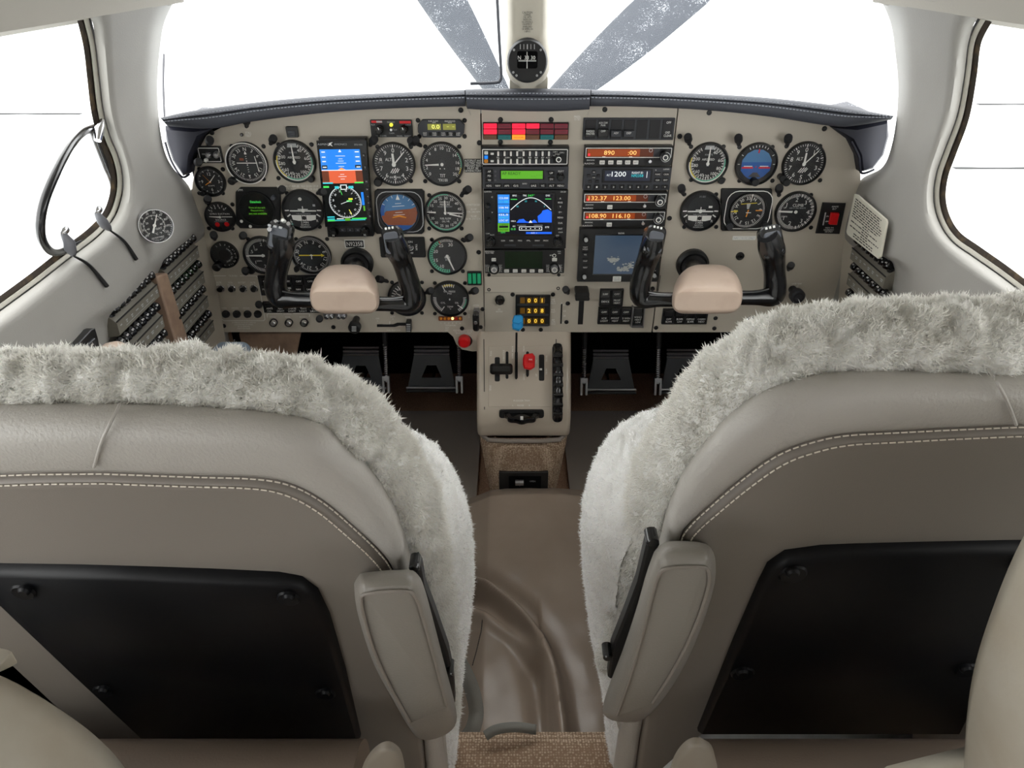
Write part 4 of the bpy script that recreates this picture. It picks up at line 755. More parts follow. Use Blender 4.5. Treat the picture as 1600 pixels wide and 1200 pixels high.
for t, x, y, w_ in (('GARMIN', 762, 299.6, 11), ('C', 769, 308, 2.5), ('V', 769, 332, 2.5), ('COM', 762, 365, 6), ('VLOC', 769, 367, 7), ('CRSR', 876, 363, 7), ('GPS', 871, 368, 5), ('GNS 530', 880, 299.7, 8)): u.text(mb, t, x, y, 2.2, .0165, 'print', w_)
u.rect(mb, 788, 382, 806, 385, .016, .0165, 'charcoal', .0003, .0002); u.rect(mb, 832, 382, 850, 385, .016, .0165, 'charcoal', .0003, .0002); u.part(mb, 'lettering')
u = unit('navigation_radio', 'lower navigator with a blank dark green screen and two silver knobs', 'radio', 757.5, 390.5, 882, 427, .014, 'black', 'radio units in the centre stacks')
screen(u, 789, 393, 847.5, 419, 'lcddkgreen')
for x in (772, 866.5):
    knob(u, x, 422, 8.5, .022, 'blackgloss', 'steel'); mb = MB(); u.ring(mb, x, 420, 8.2, 9.4, .0146, 'white'); u.ring(mb, x, 422, 3, 4.2, .0366, 'white'); u.part(mb, 'knob_marking')
for x in (791.5, 805, 818.5, 831.5, 845): button(u, x, 423.6, 7.5, 4.4, 'MSG', 'white', 'ink', th=2.2)
button(u, 771.5, 406, 7, 4.6, 'COM', 'white', 'ink', th=2.2); button(u, 866.5, 406, 7.5, 4.6, 'NAV', 'white', 'ink', th=2.2)
mb = MB(); u.ring(mb, 866, 399.5, 2, 3, .0145, 'white')
for t, x, y, w_ in (('BENDIX/KING', 765, 392.8, 14), ('KLN 90B', 765, 395.3, 12), ('PULL', 874, 393, 5), ('ON', 874, 396, 4), ('BRT', 861, 399, 4)): u.text(mb, t, x, y, 2.1, .0145, 'print', w_)
for x in (761, 782, 856, 876):
    for k in range(5): u.text(mb, ('NAV', 'FPL', 'APT', 'SET', 'STA')[k], x, 414.5+k*2.4, 1.8, .0145, 'print', 5)
u.part(mb, 'lettering'); screws(u, [(764, 429.5), (873, 429.5)], .9)
# right stack
u = unit('switch_strip', 'charcoal strip of seven rocker switches above the right radios', 'switch', 911, 184.5, 1053.5, 219, .004, 'charcoal')
for k, (t, tm) in enumerate((('RADIO\nMASTER', 1), ('AUX COM\nPWR', 2), ('', 3), ('', 4), ('', 0), ('', 0), ('GND\nCLEAR', 5))):
    x = 922+k*20; x = 922.5+k*20.1; b = button(u, x, 202, 16.5, 30, None, 'blacksoft', rise=.001, name='switch_bay')
    if tm in (1, 2, 3, 4): mb = MB(); u.rect(mb, x-8, 202 if tm < 3 else 204, x+8, 214, .004, .012, 'blackgloss' if tm < 3 else 'charcoal', .001); u.part(mb, 'rocker', b)
    mb = MB()
    L = [(q, x, (205+j*4 if tm == 1 else (192+j*4 if tm == 2 else 207+j*5))) for j, q in enumerate(t.split('\n')) if q]
    if tm == 2: L.append(('OFF', x, 205))
    if tm in (3, 4): L.append(('ADF' if tm == 3 else 'DEP', x, 208))
    if tm == 5: L.append(('OFF', x+2, 191.5))
    for q_, xx, yy in L: u.text(mb, q_, xx, yy, 3.4 if tm == 5 else 2.8, .0126, 'print', min(13, len(q_)*2.4))
    if mb.v: u.part(mb, 'lettering', b)
def radio(name, label, x0, y0, x1, y1, segs, btns, extra=None):
    u = unit(name, label, 'radio', x0, y0, x1, y1, .016, 'black', 'radio units in the centre stacks')
    h = y1-y0; yb = y0+h*.60
    mb = MB(); u.frame(mb, x0+2, y0+2.5, x1-1.5, yb, 1, .0164, 'white', .0012); u.text(mb, 'BENDIX/KING', x0+10, yb+3.8, 1.9, .0164, 'print', 12); u.text(mb, 'RADIO', x0+8, yb+9, 2.2, .0164, 'print', 15); u.part(mb, 'outline')
    def f(mb, d):
        u.quad(mb, x0+5, y0+4.5, x0+(x1-x0)*.63, yb-2, d, 'amber')
        for t, x, w_ in segs: u.text(mb, t, x, (y0+yb)/2+1.2, 6.4, d+.0004, 'seg', w_)
        u.quad(mb, x0+6, y0+h*.38, x0+9, yb-3, d+.0003, 'redlit')
        for x in (x0+28, x0+70): u.quad(mb, x, yb-2, x+5, yb-.8, d+.0003, 'print')
    screen(u, x0+4.5, y0+4, x1-30, yb-1.6, 'amberdk', fn=f)
    mb = MB(); u.quad(mb, x1-30, y0+4, x1-20, yb-1.6, .0164, 'charcoal'); u.ring(mb, x1-34, y0+6.5, 2, 3, .0166, 'steel'); u.part(mb, 'window_edge')
    knob(u, x1-11, yb-1, 8, .024, 'blackgloss', 'charcoal'); mb = MB(); u.ring(mb, x1-11, yb-1, 6.6, 7.6, .0298, 'printdim'); u.ring(mb, x1-11, yb, 2.8, 4.2, .0402, 'white'); u.part(mb, 'knob_marking')
    mb = MB(); u.cyl(mb, x1-35, yb+6, 3, .016, .024, 'chrome', 12); u.part(mb, 'toggle')
    for x, t in btns: button(u, x, yb+7.5, 8, 6, t, 'white', 'ink', th=2.2)
    return u
radio('direction_finder_radio', 'top right radio with orange digits 890', 913, 228.5, 1051, 258.5, [('890', 952, 16), (':00', 988, 13)], [(941, 'ADF'), (954.5, 'BFO'), (968, 'FRQ'), (981, 'FLT'), (993.5, 'SET')])
u = unit('transponder', 'transponder with a dark screen reading ALT 1200', 'radio', 911.5, 261.5, 1048, 297, .014, 'charcoal', 'radio units in the centre stacks')
mb = MB(); u.rect(mb, 941, 264, 1019, 285.5, .013, .0156, 'black', .001); u.part(mb, 'screen_frame')
def f(mb, d): u.text(mb, 'ALT', 951, 273.5, 3, d, 'lcdwhite', 6); u.text(mb, '1200', 967, 272, 7.6, d, 'lcdwhite', 22); u.text(mb, 'FLIGHT ID', 996, 270, 3, d, 'lcdwhite', 17); u.text(mb, 'N92358', 996, 274.6, 4, d, 'lcdcyan', 18); u.quad(mb, 1010.5, 268, 1011.3, 278, d, 'lcdwhite')
screen(u, 945, 266.5, 1016, 282.5, 'transponder', .0156, fn=f)
for x, y, t in ((928, 269, 'ON'), (920, 275, ''), (935, 275, ''), (928, 277.5, 'STBY'), (922, 284, ''), (933, 284, '')): button(u, x, y, 5.5, 4.4, t or None, 'blacksoft', th=1.8)
for k in range(8): button(u, 919.5+k*13, 292.3, 8.5, 6, str(k), 'black', th=2.8)
for x, y, t in ((1028, 272.5, 'FUNC'), (1041, 272.5, 'CRSR'), (1027.5, 281.5, 'CLR'), (1040, 281.5, 'ENT'), (1026, 292.3, '8'), (1039, 292.3, '9')): button(u, x, y, 9.5, 6, t, 'black', th=2.3)
mb = MB(); u.text(mb, 'R', 1025, 265.8, 2, .0144, 'print'); u.text(mb, 'GARMIN', 1041, 264.5, 2, .0144, 'print', 9); u.part(mb, 'lettering')
radio('communication_radio', 'orange digit radio directly under the transponder', 911, 300.5, 1042.5, 327, [('132.37', 934, 28), ('123.00', 972, 26)], [(953, 'CHN')])
radio('navigation_receiver', 'lowest orange digit radio, directly above the radar screen', 910, 328.5, 1040, 354, [('108.90', 934, 26), ('116.10', 971, 27)], [(952, 'USE')])
u = unit('weather_radar', 'radar screen with pale weather echoes below the orange radios', 'display', 904, 357.5, 1032, 440.5, .014, 'black', 'display screens in the panel')
mb = MB(); u.rect(mb, 927, 366, 1008, 430, .013, .0155, 'blackgloss', .001); u.part(mb, 'screen_frame')
def f(mb, d):
    r_ = random.Random(3)
    for cx, cy, n, sx, sy in ((958, 406, 44, 7, 3.5), (978, 418, 34, 6, 5), (970, 421, 26, 6, 3), (986, 415, 14, 4, 4)):
        for k in range(n):
            x = cx+r_.gauss(0, sx*.6); y = cy+r_.gauss(0, sy*.6); s_ = r_.uniform(.7, 2)
            u.quad(mb, x-s_, y-s_*.6, x+s_, y+s_*.6, d+k*.000004, 'radarspot')
screen(u, 928.5, 368, 1006, 428, 'radar', .0155, fn=f)
for x, y in ((916, 376), (913.5, 434), (1023, 432)): knob(u, x, y, 4.5, .014, 'blackgloss', 'printdim')
for y, t in ((388, 'TEST\nHOLD'), (398, 'WX'), (408, 'MAP'), (418, 'NAV')): button(u, 914.5, y, 9, 6.5, t, 'blacksoft', th=2.4)
for y, t in ((397, 'UP'), (408, 'DN'), (416, '>'), (423, '<')): button(u, 1024, y, 7, 5, t, 'blacksoft', th=2.2)
mb = MB(); u.text(mb, 'RADAR', 971, 364.5, 2.6, .0146, 'print', 9); u.rect(mb, 957.5, 432, 970.5, 440, .014, .0148, 'white', .0004, .0002); u.text(mb, 'NOT FOR', 964, 434.5, 1.8, .0152, 'ink', 9); u.text(mb, 'NAVIGATION', 964, 437.5, 1.8, .0152, 'ink', 10); u.part(mb, 'lettering')
# right side switches
u = Unit(PF, 'emergency_switch', 'black plate with a red rocker switch at the right end of the panel', 'switch', 1299, 341); u.d = .004
mb = MB(); u.poly(mb, [(1286,317),(1322,318),(1312,366),(1275,365)], 0, .004, 'black', .001); u.part(mb, 'plate'); mb = MB(); u.poly(mb, [(1300.5,334),(1312.5,334.5),(1308.5,352),(1297,351.5)], .004, .013, 'red', .002); u.part(mb, 'rocker')
mb = MB(); u.line(mb, [(1290,332),(1286,352)], 2, .0045, 'printdim')
for t, x, y, w_ in (('REMOTE', 1305, 323, 10), ('ELT', 1304, 326.5, 6), ('ON', 1293, 338, 4), ('ARM', 1292, 346, 5), ('PRESS ON', 1296, 356, 13), ('FOR EMERGENCY', 1295, 359.3, 16), ('USE ONLY', 1295, 362, 12)): u.text(mb, t, x, y, 2.3, .0045, 'print', w_)
u.part(mb, 'lettering'); screws(u, [(1291, 323), (1317, 323), (1282, 359), (1308, 361)], .7)
def rockers(name, label, x0, y0, x1, y1, cells):
    u = unit(name, label, 'switch', x0, y0, x1, y1, .005, 'black', 'rocker switch banks along the panel bottom')
    for x, y, w_, h, a, b in cells:
        bt = button(u, x, y, w_, h, None, 'blacksoft', rise=.001, name='switch_frame'); mb = MB(); u.rect(mb, x-w_/2+1, y-h/2+1, x+w_/2-1, y, .006, .010, 'blackgloss', .0008); u.rect(mb, x-w_/2+1, y, x+w_/2-1, y+h/2-1, .006, .008, 'blackgloss', .0008); u.part(mb, 'rocker', bt)
        mb = MB()
        if a: u.text(mb, a, x, y-h*.24, 3, .0105, 'print', 8)
        L = b.split('\n')
        for k, t in enumerate(L): u.text(mb, t, x, y+h*.24+(k-(len(L)-1)/2)*4, 3, .0085, 'print', min(w_-2, len(t)*2.4))
        u.part(mb, 'lettering', bt)
    return u
rockers('switch_bank', 'upper pair of anti-ice rocker switches beside the copilot wheel', 937, 452, 974, 479, [(946, 465.5, 16, 24, 'SURF', 'DEICE'), (964, 465.5, 16, 24, 'OFF', 'PROP\nHEAT')])
rockers('switch_bank', 'four heat rocker switches below the weather radar', 934.5, 480.5, 1006, 507, [(944, 493.7, 16, 24, 'OFF', 'ICE\nLIGHT'), (961, 493.7, 16, 24, 'OFF', 'PITOT\nHEAT'), (978.5, 493.7, 16, 24, 'OFF', 'S WIN\nHEAT'), (997, 493.7, 16, 25, '', 'WSHLD\nHEAT\nLOW')])
u = Unit(PF, 'switch_guard', 'clear plastic guard over the windshield heat switch', 'switch guard', 997, 495); mb = MB()
for x in (988, 1006): u.rect(mb, x-1, 481, x+1, 512, 0, .014, 'steel', .0005)
u.rect(mb, 988, 509, 1006, 512.5, 0, .012, 'steel', .0005); u.part(mb, 'frame'); mb = MB(); u.quad(mb, 988, 482, 1006, 510, .014, 'dial_glass'); u.part(mb, 'window')
rockers('switch_bank', 'four blower and heat rocker switches under the copilot wheel', 1035, 483, 1106, 507, [(1045, 495.5, 16, 22, '', 'OFF\nBLWR'), (1062, 495.5, 16, 22, '', 'BLWR\nLOW'), (1079, 495.5, 16, 22, '', 'DEFOG\nBLWR'), (1096, 495.5, 16, 22, '', 'CABIN\nHEAT')])
rockers('switch_bank', 'black OFF rocker switches between the grips of the pilot wheel', 405, 431, 515, 462, [(415, 446, 15, 26, 'ON', 'PUMP'), (448.5, 446, 15, 26, 'OFF', 'STROBE\nTEST'), (466.5, 446, 15, 26, 'OFF', 'NAV'), (484.5, 446, 15, 26, 'OFF', 'LAND'), (502, 446, 14, 26, 'OFF', 'TAXI')])
rockers('switch_bank', 'black light switches under the bar of the pilot wheel', 411, 472, 515, 489, [(421, 480.5, 15, 15, '', 'ANTI\nCOL'), (438.5, 480.5, 15, 15, '', 'NAV\nLIGHT'), (456.5, 480.5, 15, 15, '', 'STROB\nLIGHT'), (474, 480.5, 15, 15, '', 'TAXI\nLIGHT'), (491, 480.5, 14, 15, '', 'LDG\nLIGHT')])
for x, t in ((342.5, 'ALTR'), (360, 'NON'), (378, 'BATT'), (395, 'ALTR')):
    k = {342.5: 'left end', 360: 'second from the left', 378: 'third from the left', 395: 'right end'}[x]
    u = Unit(PF, 'bus_breaker', 'chrome collared breaker, upper row of tie bus box, %s' % k, 'breaker', x, 453, 'breakers in the tie bus box'); mb = MB(); u.cyl(mb, x+1, 452.2, 6.4, 0, .006, 'chrome', 16); u.part(mb, 'collar'); mb = MB(); u.cyl(mb, x, 453.5, 4.2, .004, .014, 'black', 14); u.part(mb, 'plunger')
for x in (351, 368, 385, 401):
    k = {351: 'left end', 368: 'second from the left', 385: 'third from the left', 401: 'right end'}[x]
    u = Unit(PF, 'bus_breaker', 'black breaker, lower row of tie bus box, %s' % k, 'breaker', x, 493, 'breakers in the tie bus box'); mb = MB(); u.cyl(mb, x+1, 492, 6, 0, .006, 'black', 16); u.part(mb, 'collar'); mb = MB(); u.cyl(mb, x, 493.5, 4.4, .004, .014, 'blacksoft', 14); u.part(mb, 'plunger')
for x, k in ((426, 'SWITCH'), (450, 'PANEL'), (474, 'AVIONICS')):
    u = Unit(PF, 'light_dimmer', 'small silver topped dimmer control under the word %s' % k, 'dimmer', x, 506, 'light dimmers'); u.d = 0; knob(u, x, 506.5, 6, .02, 'black', 'chrome')
u = Unit(PF, 'vent_pull_knob', 'round black pull knob with white slots at the panel bottom under the pilot wheel', 'knob', 553, 512); mb = MB(); u.cyl(mb, 554, 506, 5, 0, .025, 'black', 16); u.part(mb, 'stem'); mb = MB(); u.cyl(mb, 553, 514, 9.5, .02, .034, 'black', 20)
for k in (-1, 0, 1): u.rect(mb, 549.5, 514+k*3-1, 556.5, 514+k*3+1, .034, .0348, 'printdim', .0003, .0002)
u.part(mb, 'head')
u = Unit(PF, 'starter_switches', 'two clear plastic covered switches under the pilot wheel hub', 'switch', 520, 494, None)
for x in (513, 532): mb = MB(); u.rect(mb, x-8, 486, x+8, 498, 0, .012, 'steel', .001); mb2 = mb; u.cyl(mb, x-3, 497, 3, .01, .018, 'chrome', 10); u.cyl(mb, x+4, 497, 3, .01, .018, 'chrome', 10); u.part(mb, 'cover')
u = Unit(PF, 'fuel_selector', 'black slotted fuel selector lever at the panel bottom', 'lever', 615, 510); mb = MB(); u.poly(mb, [(589,507),(614,507),(621,504.5),(641,504.5),(641,509),(624,509),(617,511),(589,511)], 0, .001, 'dark'); u.part(mb, 'slot'); mb = MB(); u.rect(mb, 634, 505, 642, 520, 0, .02, 'black', .002)
for k in range(4): u.rect(mb, 635, 506.5+k*3.4, 641, 508.3+k*3.4, .02, .0212, 'printdim', .0003, .0002)
u.part(mb, 'handle')
u = Unit(PF, 'gear_lever', 'black wheel shaped landing gear lever beside the red knob', 'lever', 743, 502); mb = MB(); u.rect(mb, 740, 485, 749, 492, 0, .014, 'steel', .001); u.part(mb, 'latch'); mb = MB(); u.rect(mb, 738.5, 491, 748.5, 519, 0, .03, 'blackgloss', .006, .003); u.part(mb, 'handle'); mb = MB(); u.cyl(mb, 743, 505, 3, .03, .033, 'chrome', 12); u.part(mb, 'hub')
u = Unit(PF, 'emergency_gear_knob', 'bright red round emergency gear knob left of the pedestal', 'knob', 725, 537); mb = MB(); u.cyl(mb, 727, 534, 11, -.01, .004, 'black', 20); u.part(mb, 'collar'); mb = MB(); u.cyl(mb, 725, 537, 9.4, .004, .022, 'red', 28, .35); u.part(mb, 'head')
u = Unit(PF, 'go_around_button', 'black round button above the words GO AROUND', 'button', 781, 471); mb = MB(); u.cyl(mb, 781, 471, 7.6, 0, .010, 'black', 8); u.cyl(mb, 781, 471, 4.5, .01, .015, 'blackgloss', 14); u.part(mb, 'head')
u = unit('ammeter_display', 'three row yellow digital display reading 001, 208 and 000', 'display', 805.5, 462, 859.5, 509.5, .006, 'black', 'display screens in the panel')
for r, t in enumerate(('001', '208', '000')):
    y = 469.5+r*16
    mb = MB(); u.rect(mb, 808, y+5.5, 857, y+8.5, .006, .0085, 'charcoal', .0006); u.part(mb, 'divider')
    for k in range(4):
        x = 816.5+k*10.2
        screen(u, x-3.8, y-4.4, x+3.8, y+4.4, 'segdim', name='digit_window', fn=(lambda mb, d, x=x, y=y, c=t[k-1]: u.text(mb, c, x, y, 6.6, d, 'segy')) if k else None)
u = Unit(PF, 'flap_lever', 'black flap lever in a slot right of the digital display', 'lever', 908, 482); mb = MB(); u.rect(mb, 904, 462, 912, 507, 0, .001, 'dark', .0005, .0002); u.part(mb, 'slot'); mb = MB(); u.rect(mb, 899.5, 457.5, 921, 466, 0, .035, 'black', .003, .001); u.rect(mb, 899, 465, 921.5, 470.5, .01, .03, 'black', .003, .001); u.part(mb, 'handle')
mb = MB(); u.rect(mb, 876, 475, 878.2, 506, 0, .001, 'dark', .0004, .0002); u.part(mb, 'indicator_slot')
for x, y, r, lb in ((1157, 401, 6.5, 'black round jack socket right of the copilot wheel hub'), (1020, 452, 3.5, 'tiny black jack socket beside the copilot wheel left grip')):
    u = Unit(PF, 'jack_socket', lb, 'socket', x, y); mb = MB(); u.cyl(mb, x, y, r, 0, .004, 'black', 20); u.part(mb, 'collar'); mb = MB(); u.cyl(mb, x, y, r*.45, .004, .006, 'blackgloss', 12); u.part(mb, 'centre')
u = Unit(PF, 'air_pull_knob', 'dark grey round pull knob near the right end of the panel', 'knob', 1245, 462); mb = MB(); u.cyl(mb, 1243, 458, 6, 0, .02, 'black', 16); u.part(mb, 'stem'); mb = MB(); u.cyl(mb, 1248, 465.5, 11.2, .018, .034, 'charcoal', 24, .3); u.ring(mb, 1248, 465.5, 6.5, 7.2, .0344, 'black'); u.part(mb, 'head')
u = Unit(PF, 'cigarette_lighter', 'chrome ringed lighter socket above the right seat', 'lighter', 1175, 504); mb = MB(); u.cyl(mb, 1175, 504, 10, 0, .006, 'chrome', 24); u.part(mb, 'ring'); mb = MB(); u.cyl(mb, 1175, 504, 7.6, .006, .010, 'blackgloss', 20); u.quad(mb, 1169, 502.5, 1175, 504.5, .0104, 'printdim'); u.part(mb, 'plug')
u = unit('placard_plate', 'black plate just above the right seat wool', 'placard', 1219, 496, 1262, 510, .002, 'black'); mb = MB(); u.text(mb, 'OXYGEN', 1232, 500.5, 3, .0026, 'print', 18); u.part(mb, 'lettering')
def thing(name, label, cat, loc, group=None):
    o = bpy.data.objects.new(name, None); COL.objects.link(o); o.location = loc; o.empty_display_size = .03; return tag(o, label, cat, group)
# ------------------------------------------------------------------ control wheels
YK = 1.17
def wheel(label, hubpx, socket, left, right, heads):
    c = onY((hubpx[0]+hubpx[1])/2, 455, YK); root = thing('control_wheel', label, 'control wheel', c, 'control wheels'); P = lambda x, y, Y=YK: onY(x, y, Y)-c
    # hub: rings from the face near the viewer back towards the column
    x0, x1 = hubpx; mb = MB(); rows = []
    for (Y, ya, yb, fx, r) in ((1.098, 462, 481, .84, .3), (1.096, 456, 486, .95, .4), (1.104, 449, 490, 1.0, .45), (1.125, 437, 491, 1.0, .45), (1.155, 424, 489, .97, .45), (1.185, 415, 482, .88, .45), (1.205, 412, 470, .76, .5), (1.212, 416, 462, .6, .5)):
        xm = (x0+x1)/2+(Y-1.10)*60*(1 if hubpx[0] < 800 else -.5); hw = (x1-x0)/2*fx; A = P(xm-hw, (ya+yb)/2, Y); B = P(xm+hw, (ya+yb)/2, Y); T = P(xm, ya, Y).z; Bo = P(xm, yb, Y).z
        rr = rrect(A.x, B.x, Bo, T, r*min(B.x-A.x, T-Bo)/1.0*.9, 6); rows.append([(x, A.y, z) for x, z in rr])
    mb.grid(rows, 'yokebeige', loop=True); n = len(rows[0]); k = len(mb.v); mb.f += [tuple(range(n)), tuple(range(k-1, k-n-1, -1))]; mb.m += [0, 0]
    o = mb.build('hub_cover', root, smooth=70); recalc(o); mod(o, 'SUBSURF', levels=1, render_levels=1)
    s0 = P(*socket, 1.335); mb = MB(); a = P((x0+x1)/2+(12 if x0 < 800 else -14), 432, 1.19); mb.tube([s0+Vector((0, -.002, 0)), s0.lerp(a, .5), a], .016, 'blackgloss', 16); mb.build('column', root)
    mb = MB(); mb.M = Matrix.Translation(s0); mb.lathe([(.033, 0), (.033, .01), (.028, .016), (.020, .014), (.017, .008)], 0, 0, 'black', 28); mb.lathe([(.024, .012), (.024, .03), (.017, .032)], 0, 0, 'blacksoft', 24); mb.build('column_collar', root)
    for nm, hp in (('grip', left), ('grip', right)):
        path = [P(x, y, Y) for x, y, r, Y in hp]; cr = catmull(path, 40); rad = [v.x for v in catmull([(r*1.13e-3, 0, 0) for x, y, r, Y in hp], 40)]
        mb = MB(); mb.tube(cr, rad, 'blackgloss', 16, flat=1.15)
        # finger ridges on the inner edge
        o = mb.build(nm, root, smooth=60)
        # thin steel line along the bar
        e = [P(x, y-r*.72, Y-.012) for x, y, r, Y in hp[:3]]; mb = MB(); mb.tube(catmull(e, 14), .0012, 'steel', 6); mb.build('edge_line', o)
    for (x, y, w_, h, tilt, kind) in heads:
        m = Matrix.Translation(P(x, y, YK-.022)) @ Matrix.Rotation(math.radians(tilt), 4, 'Y') @ Matrix.Rotation(math.radians(-28), 4, 'X')
        s = 1.10e-3; mb = MB(); mb.M = m; mb.prism(rrect(-w_*.62*s, w_*.62*s, -h*.72*s, h*.72*s, .010, 5), -.018, .008, 'blackgloss', .003); g = mb.build('switch_head', root)
        mb = MB(); mb.M = m; mb.prism(rrect(-w_*.46*s, w_*.46*s, -h*.56*s, h*.42*s, .006, 4), .008, .012, 'greybtn', .0012); mb.build('push_plate', g)
        if kind == 'switches':
            for k, (dx, dz, r) in enumerate(((-.2, .62, 3.6), (.15, .72, 3.2), (.5, .62, 4.5), (-.45, .2, 5))):
                mb = MB(); mb.M = m; mb.lathe([(r*s, .004), (r*s, .014), (r*.7*s, .020)], dx*w_*s, dz*h*s, 'chrome' if k != 1 else 'white', 10); mb.build('switch_button', g)
            mb = MB(); mb.M = m
            for k in range(3): mb.box((-.62+.3*k)*w_*s, (-.45+.3*k)*w_*s, -.014, -.008, .34*h*s, .44*h*s, 'printdim')
            mb.build('switch_marking', g)
        else:
            mb = MB(); mb.M = m
            for k in range(3): mb.box((-.3+.22*k)*w_*s, (-.18+.22*k)*w_*s, -.0095, -.008, .56*h*s, .66*h*s, 'print')
            mb.build('switch_marking', g)
wheel('beige hubbed control wheel in front of the pilot gauges', (484, 591), (559, 410),
      [(500, 468, 13, 1.16), (462, 468, 13, 1.16), (438, 466, 16, 1.165), (431, 450, 17.5, 1.165), (432, 428, 17, 1.165), (437, 404, 18, 1.16), (441, 385, 19, 1.15), (442, 366, 15, 1.145)],
      [(575, 474, 12, 1.16), (612, 475, 12, 1.16), (640, 473, 16, 1.165), (643, 456, 17, 1.165), (637, 433, 16.5, 1.165), (629, 409, 16.5, 1.16), (621, 390, 18, 1.15), (615, 370, 14, 1.145)],
      [(437, 370, 28, 34, 12, 'switches'), (614, 378, 25, 34, -10, 'plain')])
wheel('beige hubbed control wheel in front of the copilot gauges', (1051, 1160), (1081, 412),
      [(1070, 468, 12, 1.16), (1030, 468, 12, 1.16), (1004, 466, 16, 1.165), (1000, 450, 17, 1.165), (1004, 428, 16.5, 1.165), (1011, 407, 16.5, 1.16), (1018, 388, 18, 1.15), (1023, 370, 14, 1.145)],
      [(1140, 465, 12, 1.16), (1180, 465, 12, 1.16), (1207, 462, 17, 1.165), (1211, 445, 17.5, 1.165), (1210, 424, 16.5, 1.165), (1208, 404, 18, 1.16), (1205, 386, 20, 1.15), (1199, 368, 15, 1.145)],
      [(1022, 377, 25, 34, 12, 'plain'), (1206, 378, 27, 36, -14, 'plain')])
# ------------------------------------------------------------------ centre pedestal
pA = Vector((X0, 1.335, CZ-.706)); pB = Vector((X0, 1.243, CZ-.848)); up_ = (pA-pB).normalized()
PED = Frame(pA, (1, 0, 0), up_)
ped = Unit(PED, 'centre_pedestal', 'glossy beige engine control pedestal between the pilots', 'pedestal', 819, 600)
def local(u, P): q = Vector(P)-u.p; return (q.dot(u.fr.ex), -q.dot(u.fr.n), q.dot(u.fr.ez))
hwp = .103
prf = [(1.40, CZ-.69), (1.345, CZ-.703), (1.335, CZ-.706), (1.246, CZ-.842), (1.237, CZ-.862), (1.236, CZ-.90), (1.246, CZ-.925), (1.45, CZ-.93)]
mb = MB(); rows = [[local(ped, (X0+x, y, z)) for y, z in prf] for x in (-hwp, hwp)]
mb.grid(rows, 'pedestal', loop=True); n = len(prf); mb.f += [tuple(range(n)), tuple(range(2*n-1, n-1, -1))]; mb.m += [0, 0]
o = recalc(ped.part(mb, 'body', smooth=40)); mod(o, 'BEVEL', width=.010, segments=4, limit_method='ANGLE', angle_limit=math.radians(50))
mb = MB(); ped.line(mb, [(756, 530), (757, 640)], 1.3, .0006, 'ink'); ped.line(mb, [(869, 530), (868, 640)], 1.3, .0006, 'ink'); ped.part(mb, 'seam')
mb = MB(); ped.rect(mb, 763, 541, 861, 636, 0, .0015, 'pedestal', .003, .0008); ped.part(mb, 'quadrant_plate')
mb = MB()
for x0, y0, x1, y1 in ((773, 558, 781, 596), (790, 549, 794.5, 592), (804.5, 549, 809, 592), (822, 549, 826.5, 588), (842, 554, 850.5, 595)): ped.rect(mb, x0, y0, x1, y1, .0015, .0022, 'dark', .003, .0002)
ped.part(mb, 'lever_slots')
mb = MB()
for t, x, y, a, w_ in (('RUDDER TRIM', 815, 626, 0, 25), ('L', 801.5, 633.5, 0, 1.6), ('NOSE', 813.5, 633.5, 0, 10), ('R', 827.5, 633.5, 0, 2), ('IDLE', 766, 606, math.pi/2, 8), ('FULL', 767, 552, math.pi/2, 8), ('THROTTLE', 787, 556, math.pi/2, 18), ('INCR', 801, 545, math.pi/2, 9), ('RPM', 801, 556, math.pi/2, 8), ('RICH', 818.5, 545, math.pi/2, 8), ('LEAN', 818.5, 589, math.pi/2, 9), ('DN', 838, 565, math.pi/2, 5), ('NOSE', 854, 560, math.pi/2, 9), ('TRIM', 854, 581, math.pi/2, 9), ('UP', 838, 586, math.pi/2, 4)): ped.text(mb, t, x, y, 2.6, .0026, 'print', w_, a)
ped.line(mb, [(843, 577), (847, 577)], 3, .0026, 'print'); ped.part(mb, 'lettering')
def lever(name, label, base, top, rise, head, m):
    u = Unit(PED, name, label, 'lever', *base, 'engine control levers'); a = (0, 0, 0); p = PED.at(*top, rise)-u.p; q = (p.dot(PED.ex), -rise, p.dot(PED.ez))
    mb = MB(); mb.tube([a, q], .0022, 'dark', 8); u.part(mb, 'stalk'); return u, q
u, q = lever('throttle_lever', 'wide black throttle handle on the pedestal', (777, 577), (784, 577), .045, None, None); mb = MB(); sc = .00128; mb.prism(rrect(q[0]-19.5*sc, q[0]+18*sc, q[2]-.011, q[2]+.012, .006, 4), .03, .055, 'blackgloss', .006); u.part(mb, 'handle')
u, q = lever('propeller_lever', 'long lever with a bright blue knob', (806.5, 592), (807, 520), .06, None, None); sc = .00125; mb = MB()
x, z = u.xz(808, 505, .075); hp = [u.xz(*p, .078) for p in ((803,494),(814,493),(817.5,497),(817,511),(811,517),(801,514),(800,508))][::-1]
mb.prism(hp, .062, .086, 'blue', .003); mb.prism([(a*.96+x*.04, b*.6+z*.4+.006) for a, b in hp], .08, .092, 'blue', .002); u.part(mb, 'knob')
u, q = lever('mixture_lever', 'short lever with a bright red ribbed knob', (824, 588), (826.5, 568), .03, None, None); mb = MB()
hp = [u.xz(*p, .04) for p in ((819,554),(832,552),(836,557),(835.5,574),(829,578),(819,576),(817,570),(817,560))][::-1]; mb.prism(hp, .024, .048, 'red', .003)
x, z = u.xz(829, 562, .05); mb.prism(rrect(x-.005, x+.005, z-.006, z+.006, .001), .046, .053, 'red', .001); u.part(mb, 'knob'); mb = MB(); mb.text('MIX', x, z, .003, .0535, 'white'); u.part(mb, 'lettering')
